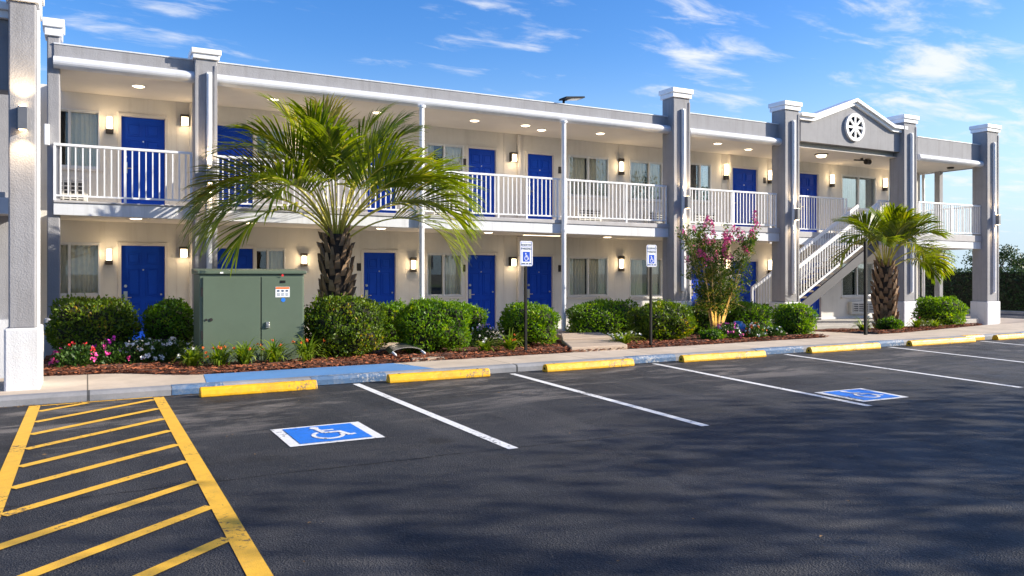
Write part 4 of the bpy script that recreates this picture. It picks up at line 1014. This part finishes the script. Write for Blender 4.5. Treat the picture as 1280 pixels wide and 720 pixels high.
flowerbed('lavender flowering plant behind the lilies near the sign pole', 7.0, 14.1, .8, .6, .42, 38, ['lpet','wpet'], 900, 20, fr=.036)
shrub('low dark plant at the foot of the shorter palm trunk', 18.25, 13.2, .6, .45, .30, 61, 'shrub', 1400, rough=.1, group='low evergreen plants', name='low_plant', cat='plant')
shrub('small dark spreading plant before the pink flowering tree', 11.95, 12.95, .5, .4, .2, 62, 'shrub', 900, rough=.12, group='low evergreen plants', name='low_plant', cat='plant')

# ------------------------------------------------------------------ garden objects
t = thing('stepped_path', 'pale concrete path in two steps leading to the gallery', 'path', (9.0,13,0.1))
def slab(poly, z0, z1, name='path_slab'):
    o = MB().prism(poly, z0, z1, 'z').build(name, M['conc'], t, bevel=.02); fixnormals(o)
slab([(7.95,12.37),(9.25,12.37),(9.75,13.6),(8.6,13.7)], 0, .21); slab([(8.6,13.72),(9.78,13.62),(10.3,14.8),(9.3,14.9)], 0, .25); slab([(9.32,14.92),(10.32,14.82),(10.6,16.0),(9.6,16.0)], -.1, .21)
t = thing('stepping_slabs', 'brown concrete slabs between two round shrubs behind the metal cover', 'path', (5.0,14.6,.1))
for k, (x, y) in enumerate([(5.0,14.15),(5.15,14.85),(5.35,15.5)]): slab([(x-.55,y-.2),(x+.55,y-.22),(x+.6,y+.2),(x-.5,y+.22)], 0, .19+.02*k)
t = thing('valve_cover', 'bent grey metal cover on a small concrete pad by the walk', 'utility cover', (5.0,13,.12))
o = MB().prism([(4.78,12.33),(5.38,12.33),(5.28,12.86),(4.85,12.86)], .05, .165, 'z').build('concrete_pad', M['conc'], t, bevel=.01); fixnormals(o)
b = MB(); vs = []; fs = []
for i in range(13):
    s = i/12; x = 4.62+.62*s; z = .19+.10*math.sin(math.pi*min(1,max(0,s)))**.5
    for yy, dz in ((12.95,0),(13.22,.05)): vs += [(x,yy,z+dz),(x,yy,z+dz+.015)]
for i in range(12):
    a = 4*i; c = 4*i+4; fs += [(a+1,a+3,c+3,c+1),(a,c,c+2,a+2),(a,a+1,c+1,c),(a+2,c+2,c+3,a+3)]
b.add(vs, fs).build('cover_plate', M['steel'], t)
for x in (4.66, 5.20): MB().tube([(x,12.96,.22),(x+.02,12.88,.19),(x+.03,12.84,.12)], .022, 8).build('cover_leg', M['white'], t)
tag(MB().lathe([(.05,0),(.14,.03),(.20,.12),(.21,.20),(.17,.29),(.10,.335),(.11,.36),(.085,.36),(.07,.31)], (13.75,14.0,gz(13.75,14.0)+.03), 24).build('garden_pot', M['pot'], smooth=True), 'round glazed blue garden pot beside the pale tree stems', 'pot')
for lx, ly, tx, ty, tz, e, lab in ((13.05,13.75,13.4,14.4,1.0,26,'small dark landscape lamp on the mulch before the pale tree stems'),(20.1,14.5,19.3,14.3,1.2,16,'small dark landscape lamp on the mulch behind the shorter palm'),(16.62,14.9,17.3,15.6,.6,10,'small dark landscape lamp by the pillar at the stair')):
    z = gz(lx,ly)+.02; q = thing('landscape_lamp', lab, 'lamp', (lx,ly,z))
    MB().lathe([(.025,-.05),(.025,.05),(.06,.06),(.065,.14),(.058,.15)], n=14).build('lamp_housing', M['dark'], q, local=True)
    MB().lathe([(.05,.1505),(.045,.154)], n=14).build('lamp_lens', M['led'], q, local=True)
    v = Vector((tx-lx,ty-ly,tz-.17)); l = light('landscape_light', 'SPOT', (0,0,.19), e, (1,.68,.25), .05, spot=R(95)); l.parent = q; l.rotation_mode = 'QUATERNION'; l.rotation_quaternion = (-v).to_track_quat('Z','Y')

# utility cabinet
UC = thing('utility_cabinet', 'green two-door metal utility cabinet with a warning label', 'utility cabinet', (2.4,13.5,.1))
x0, x1, y0, y1, z0, z1 = 1.555, 3.195, 13.2, 13.95, .1, 1.58
MB().box(x0-.12, x1+.12, y0-.14, y1+.1, 0, .165).build('concrete_pad', M['conc'], UC, bevel=.015)
MB().box(x0, x1, y0, y1, z0+.06, z1).build('cabinet_body', M['green'], UC, bevel=.012)
MB().hexa([(x0-.03,y0-.04,z1+.001),(x1+.03,y0-.04,z1+.001),(x1+.03,y1+.03,z1+.001),(x0-.03,y1+.03,z1+.001),(x0-.03,y0-.04,z1+.055),(x1+.03,y0-.04,z1+.055),(x1+.03,y1+.03,z1+.09),(x0-.03,y1+.03,z1+.09)]).build('cabinet_lid', M['green'], UC, bevel=.012)
xm = x0 + .59*(x1-x0)
xm = 2.49
d1 = MB().box(x0+.05, xm-.008, y0-.022, y0-.001, z0+.06, z1-.05).build('cabinet_door', M['green'], UC, bevel=.006)
d2 = MB().box(xm+.008, x1-.03, y0-.022, y0-.001, z0+.06, z1-.05).build('cabinet_door', M['green'], UC, bevel=.006)
MB().box(xm-.007, xm+.007, y0-.012, y0-.002, z0+.06, z1-.05).build('door_gap', M['black'], UC)
MB().box(xm+.075, xm+.135, y0-.05, y0-.0225, .70, .80).tube([(xm+.105,y0-.07,.745),(xm+.105,y0-.045,.745)], .022, 10).build('padlock_hasp', M['steel'], d2, bevel=.005)
MB().tube([(x0+.17,y0-.035,.86),(x0+.17,y0-.0225,.86)], .026, 12).tube([(x0+.10,y0-.034,.86),(x0+.10,y0-.0225,.86)], .018, 12).build('door_lock', M['dark'], d1)
for z in (.62, 1.3): MB().box(x0+.025, x0+.048, y0-.02, y0-.001, z-.07, z+.07).build('hinge', M['dark'], UC)
MB().box(2.72, 2.95, y0-.0255, y0-.0225, 1.20, 1.37).build('warning_label', M['signw'], d2)
MB().box(2.725, 2.945, y0-.0275, y0-.0258, 1.335, 1.366).build('label_header', M['orange'], d2)
b = MB()
for k in range(3): 
    b.box(2.745+.07*k, 2.785+.07*k, y0-.0275, y0-.0258, 1.29, 1.318)
    for j in range(3): b.box(2.742+.07*k, 2.795+.065*k, y0-.0275, y0-.0258, 1.262-.018*j, 1.269-.018*j)
b.build('label_print', M['signk'], d2)
MB().tube([(2.845,y0-.0255,1.155),(2.845,y0-.0225,1.155)], .035, 20).build('blue_sticker', M['bline'], d2)
MB().box(2.80, 2.88, y0-.03, y0-.0225, 1.435, 1.475).build('number_tag', M['black'], d2)
MB().tube([(2.83,y0-.05,1.56),(2.83,y0-.041,1.56)], .02, 10).build('red_seal', M['red'], UC)
MB().box(x0+.3, x0+.35, y0-.046, y0-.041, 1.59, 1.615).build('lid_tag', M['signw'], UC)

# ------------------------------------------------------------------ signs
def textmesh(body, size, loc, m, name, parent, y):
    c = bpy.data.curves.new('lettering', 'FONT'); c.body = body; c.size = size; c.align_x = 'CENTER'; c.align_y = 'CENTER'; c.extrude = .0006
    o = bpy.data.objects.new('lettering', c); COL.objects.link(o)
    dg = bpy.context.evaluated_depsgraph_get(); me = bpy.data.meshes.new_from_object(o.evaluated_get(dg)); bpy.data.objects.remove(o)
    me.transform(Matrix.Translation((loc[0], y, loc[1])) @ Matrix.Rotation(R(90), 4, 'X')); me.materials.clear(); me.materials.append(m)
    q = bpy.data.objects.new(name, me); COL.objects.link(q); q.parent = parent; return q
def sign(label, x, y, zt, w, h, l1, l2, rz):
    z0 = gz(x, y); t = thing('accessible_parking_sign', label, 'sign', (x,y,z0), None, rz); zz = zt-z0
    MB().box(-.022, .022, -.022, .022, -.2, zz-.03).build('pole', M['black'], t, local=True, bevel=.004)
    r = .035; pts = []
    for cx, cz, a0 in ((w/2-r,zz-r,0),(-w/2+r,zz-r,90),(-w/2+r,zz-h+r,180),(w/2-r,zz-h+r,270)):
        for k in range(6): pts.append((cx+r*math.cos(R(a0+18*k)), cz+r*math.sin(R(a0+18*k))))
    s = MB().prism(pts, -.030, -.024, 'y').build('sign_plate', M['signw'], t, local=True); fixnormals(s)
    yb = -.0325
    bd = MB(); e = .018; tk = .006
    bd.box(-w/2+e, w/2-e, yb, -.0302, zz-e-tk, zz-e).box(-w/2+e, w/2-e, yb, -.0302, zz-h+e, zz-h+e+tk).box(-w/2+e, -w/2+e+tk, yb, -.0302, zz-h+e+tk, zz-e-tk).box(w/2-e-tk, w/2-e, yb, -.0302, zz-h+e+tk, zz-e-tk)
    bd.build('sign_border', M['signb'], s, local=True)
    textmesh(l1, .052, (0, zz-.072), M['signk'], 'sign_lettering', s, yb); textmesh(l2, .052, (0, zz-.142), M['signk'], 'sign_lettering', s, yb)
    MB().box(-w*.33, w*.33, yb, -.0302, zz-.108, zz-.102).build('sign_rule', M['signb'], s, local=True)
    q = w*.27; cz = zz-.285
    MB().box(-q, q, yb, -.0302, cz-q*1.25, cz+q*1.25).build('blue_panel', M['signb'], s, local=True)
    b = MB()
    for k, poly in enumerate(access_shapes()): b.add([(-q*.98+2*q*p[0]*.98, yb-.001-.0002*(k%5), cz-q*1.2+q*2.3*p[1]) for p in poly], [tuple(range(len(poly)))])
    b.build('wheelchair_figure', M['signw'], s, local=True)
    b = MB()
    for xa, xb in ((-.10,-.025),(-.005,.035),(.055,.10)): b.box(xa, xb, yb, -.0302, zz-h+.034, zz-h+.054)
    b.build('fine_print', M['signk'], s, local=True)
    return t
sign('white accessible parking sign on a black pole before the round shrub', 7.03, 12.47, 2.18, .265, .455, 'RESERVED', 'PARKING', 0)
sign('white accessible parking sign on a black pole before the bronze leaved shrub', 9.92, 12.50, 2.16, .255, .44, 'RESERVED', 'PARKING', 0)
# third pole: its sign plate is seen through the palm, edge on and turned away
tag(MB().box(16.45, 16.52, 12.55, 12.61, -.05, 2.35).build('sign_pole', M['black'], bevel=.005), 'bare black pole standing beside the shorter palm', 'pole')

# ------------------------------------------------------------------ beyond the motel
def leafblob(b, rnd, c, r, n, l, squash=.75):
    for i in range(n):
        v = rdir(rnd); q = c + Vector((v.x*r, v.y*r, v.z*r*squash))*(rnd.random()**.33); leaf(b, q, (rdir(rnd)+Vector((0,0,-.2))).normalized(), (v+rdir(rnd)*.8).normalized(), l*rnd.uniform(.6,1.3), l*.6)
def tree_mesh(seed, H, crown_r, base, nb, leaves_per, l, mname):
    rnd = random.Random(seed); tr = MB(); cr = MB()
    tr.tube([(0,0,-.3),(.05,.03,base*.6),(0,.05,base),(.1,0,H*.7)], [H*.035,H*.026,H*.022,H*.008], 10)
    for k in range(nb):
        a = rnd.uniform(0,6.28); z = rnd.uniform(base*.9, H*.62); L = crown_r*rnd.uniform(.5,1.05)*(1-.35*(z-base)/(H-base)); zt = min(H*.95, z + rnd.uniform(.12,.5)*(H-base)); q = Vector((L*math.cos(a), L*math.sin(a), zt))
        tr.tube([(0,0,z),(q.x*.5,q.y*.5,z+(zt-z)*.35),tuple(q)], [H*.012,H*.007,H*.003], 6)
        leafblob(cr, rnd, q, crown_r*rnd.uniform(.24,.42), leaves_per, l)
    leafblob(cr, rnd, Vector((0,0,H*.86)), crown_r*.4, leaves_per, l)
    return tr, cr
def plant_tree(name, label, cat, spots, seed, H, cr_, base, nb, lp, l, mname, group, labels=None):
    tr, cr = tree_mesh(seed, H, cr_, base, nb, lp, l, mname); first = None
    for i, (x, y, z, s, rz) in enumerate(spots):
        t = thing(name, labels[i] if labels else label, cat, (x,y,z), group, rz); t.scale = (s,s,s)
        if first is None:
            a = tr.build('trunk', M['barkd'], t, local=True); c = cr.build('crown', M[mname], t, local=True); first = (a, c)
        else:
            for q in first:
                d = q.copy(); COL.objects.link(d); d.parent = t
# clipped hedge beyond the driveway
HD = thing('boundary_hedge', 'tall dark clipped hedge beyond the driveway and lawn strip', 'hedge', (35,30,0))
b = MB(); rnd = random.Random(77)
for i in range(30000):
    f = rnd.random(); y = 8+60*rnd.random()**1.35
    wob = .10*math.sin(y*1.3)+.08*math.sin(y*3.7+1)
    if f < .72: x = 34+rnd.uniform(-.12,.22)+wob; z = rnd.uniform(.05,1.74)
    else: x = rnd.uniform(34,35.6); z = 1.74+rnd.uniform(-.1,.07)+.04*math.sin(y*2.3)
    nd = (Vector((-1,0,.2)) if f < .72 else Vector((0,0,1))) + rdir(rnd)*.8; l = rnd.uniform(.06,.13)
    leaf(b, Vector((x,y,z)), (rdir(rnd)+Vector((0,0,.3))).normalized(), nd.normalized(), l, l*.6)
b.build('leaves', M['hedgel'], HD); MB().box(34.25, 35.4, 8, 68, -.1, 1.64).build('branches', M['twig'], HD)
fs_ = []; fl_ = []; rt = random.Random(9)
for i in range(26):
    y = 12+i*3.1+rt.uniform(-1,1); x = 44+rt.uniform(-4,12); fs_.append((x, y, 0, rt.uniform(.52,.80), rt.uniform(0,6.28)))
plant_tree('broadleaf_tree', 'green broadleaf tree in the belt beyond the clipped hedge', 'tree', fs_[:13], 51, 4.6, 2.3, .8, 26, 95, .20, 'far', 'trees beyond the boundary hedge')
plant_tree('broadleaf_tree', 'green broadleaf tree in the belt beyond the clipped hedge', 'tree', fs_[13:], 52, 5.6, 2.2, 1.0, 26, 95, .20, 'far', 'trees beyond the boundary hedge')

# shade trees across the lot, up-sun: they throw the dappled shade on the asphalt
SH = [(18.2,-3.4,0,.95,.3),(23.2,-4.0,0,1.0,1.7),(28.6,-3.6,0,.95,4.0),(14.6,-5.4,0,.95,2.2),(20.5,-8.0,0,1.05,5.0),(34.5,-5.0,0,.9,.9),(10.4,-9.0,0,1.0,3.1),(16.5,-12.0,0,1.1,1.1)]
plant_tree('shade_tree', 'broad oak standing across the parking lot', 'tree', SH, 71, 8.6, 4.3, 2.9, 25, 150, .21, 'oak', 'shade trees across the parking lot')
BK = [(-26,-34,0,1.1,.3),(-14,-38,0,1.25,1),(-2,-36,0,1.0,2),(9,-40,0,1.3,3),(22,-36,0,1.1,4),(36,-38,0,1.2,5),(-38,-30,0,1.2,2.4)]
plant_tree('shade_tree', 'broad oak standing across the road behind the lot', 'tree', BK, 72, 8.0, 4.6, 2.0, 34, 70, .34, 'oak', 'oaks across the road')

# ------------------------------------------------------------------ sky and sun
EL, AZ = 24.0, 116.0    # degrees; azimuth clockwise from +Y
S = Vector((math.sin(R(AZ))*math.cos(R(EL)), math.cos(R(AZ))*math.cos(R(EL)), math.sin(R(EL))))
w = bpy.data.worlds.new('World'); scene.world = w; w.use_nodes = True; nt = w.node_tree; N = nt.nodes; L = nt.links
bg = N['Background']; sky = N.new('ShaderNodeTexSky'); sky.sky_type = 'NISHITA'; sky.sun_disc = False; sky.sun_elevation = R(EL); sky.sun_rotation = R(AZ); sky.altitude = 0; sky.air_density = 1.0; sky.dust_density = .6; sky.ozone_density = 2.2
tc = N.new('ShaderNodeTexCoord'); sp_ = N.new('ShaderNodeSeparateXYZ'); L.new(tc.outputs['Generated'], sp_.inputs[0])
def mth(op, a, b_=None, c=None):
    m = N.new('ShaderNodeMath'); m.operation = op
    for i, v in enumerate((a, b_, c)):
        if v is None: continue
        if isinstance(v, (int,float)): m.inputs[i].default_value = v
        else: L.new(v, m.inputs[i])
    return m.outputs[0]
zc = mth('MAXIMUM', sp_.outputs['Z'], .0); den = mth('ADD', zc, .10)
cx = mth('DIVIDE', sp_.outputs['X'], den); cy = mth('DIVIDE', sp_.outputs['Y'], den)
cb = N.new('ShaderNodeCombineXYZ'); L.new(cx, cb.inputs[0]); L.new(cy, cb.inputs[1])
mp = N.new('ShaderNodeMapping'); mp.inputs['Rotation'].default_value = (0,0,R(-12)); mp.inputs['Scale'].default_value = (1.0,2.0,1); mp.inputs['Location'].default_value = (3.1,1.7,0); L.new(cb.outputs[0], mp.inputs['Vector'])
n1 = N.new('ShaderNodeTexNoise'); n1.inputs['Scale'].default_value = 3.3; n1.inputs['Detail'].default_value = 10; n1.inputs['Roughness'].default_value = .60; n1.inputs['Distortion'].default_value = .35; L.new(mp.outputs[0], n1.inputs['Vector'])
# banks of broken cirrus standing in given directions of the sky (azimuth from +Y, elevation, radius, weight)
cov = n1.outputs['Fac']
for az, el, rad, wt in ((27,19.5,7.5,.15),(43,15.5,7.5,.15),(55,16,7,.145),(60,9,8,.17),(3,19,8,.12),(76,14,14,.15),(-12,24,10,.10),(120,30,30,.1),(200,25,40,.12)):
    c = Vector((math.sin(R(az))*math.cos(R(el)), math.cos(R(az))*math.cos(R(el)), math.sin(R(el))))
    vm = N.new('ShaderNodeVectorMath'); vm.operation = 'DOT_PRODUCT'; L.new(tc.outputs['Generated'], vm.inputs[0]); vm.inputs[1].default_value = c
    mr = N.new('ShaderNodeMapRange'); mr.interpolation_type = 'SMOOTHSTEP'; mr.inputs['From Min'].default_value = math.cos(R(rad)); mr.inputs['From Max'].default_value = 1; mr.inputs['To Max'].default_value = wt; L.new(vm.outputs['Value'], mr.inputs['Value'])
    cov = mth('ADD', cov, mr.outputs['Result'])
cr = N.new('ShaderNodeMapRange'); cr.interpolation_type = 'SMOOTHSTEP'; cr.inputs['From Min'].default_value = .59; cr.inputs['From Max'].default_value = .90; cr.inputs['To Max'].default_value = .92; L.new(cov, cr.inputs['Value'])
hs = N.new('ShaderNodeHueSaturation'); hs.inputs['Saturation'].default_value = 1.40; hs.inputs['Hue'].default_value = .514; hs.inputs['Value'].default_value = 1.0; L.new(sky.outputs[0], hs.inputs['Color'])
hz = N.new('ShaderNodeMapRange'); hz.interpolation_type = 'SMOOTHERSTEP'; hz.inputs['From Min'].default_value = .30; hz.inputs['From Max'].default_value = -.02; hz.inputs['To Max'].default_value = .92; L.new(sp_.outputs['Z'], hz.inputs['Value'])
hm = N.new('ShaderNodeMix'); hm.data_type = 'RGBA'; L.new(hz.outputs['Result'], hm.inputs['Factor']); L.new(hs.outputs[0], hm.inputs[6]); hm.inputs[7].default_value = (2.7,3.55,4.4,1)
mx = N.new('ShaderNodeMix'); mx.data_type = 'RGBA'; L.new(cr.outputs['Result'], mx.inputs['Factor']); L.new(hm.outputs[2], mx.inputs[6]); mx.inputs[7].default_value = (4.3,4.45,4.7,1)
L.new(mx.outputs[2], bg.inputs['Color']); bg.inputs['Strength'].default_value = .12
sl = bpy.data.lights.new('sun', 'SUN'); sl.energy = 5.0; sl.angle = R(.5); sl.color = (1,.91,.76)
so = bpy.data.objects.new('sun', sl); COL.objects.link(so); so.rotation_mode = 'QUATERNION'; so.rotation_quaternion = S.to_track_quat('Z','Y'); so.location = (20,-10,20)

# ------------------------------------------------------------------ camera
cam = bpy.data.cameras.new('camera'); co = bpy.data.objects.new('camera', cam); COL.objects.link(co); scene.camera = co
co.location = (0,0,1.6); co.rotation_euler = (R(90),0,R(-28.421)); cam.sensor_width = 36; cam.lens = 982.06/1280*36; cam.shift_y = -(360-341.1)/1280; cam.clip_end = 3000; cam.clip_start = .05
scene.view_settings.view_transform = 'Standard'; scene.view_settings.look = 'None'; scene.view_settings.exposure = .92; scene.view_settings.gamma = 1; scene.view_settings.use_curve_mapping = False
scene.cycles.max_bounces = 7; scene.cycles.transparent_max_bounces = 12; scene.cycles.use_denoising = True; scene.cycles.sample_clamp_indirect = 6
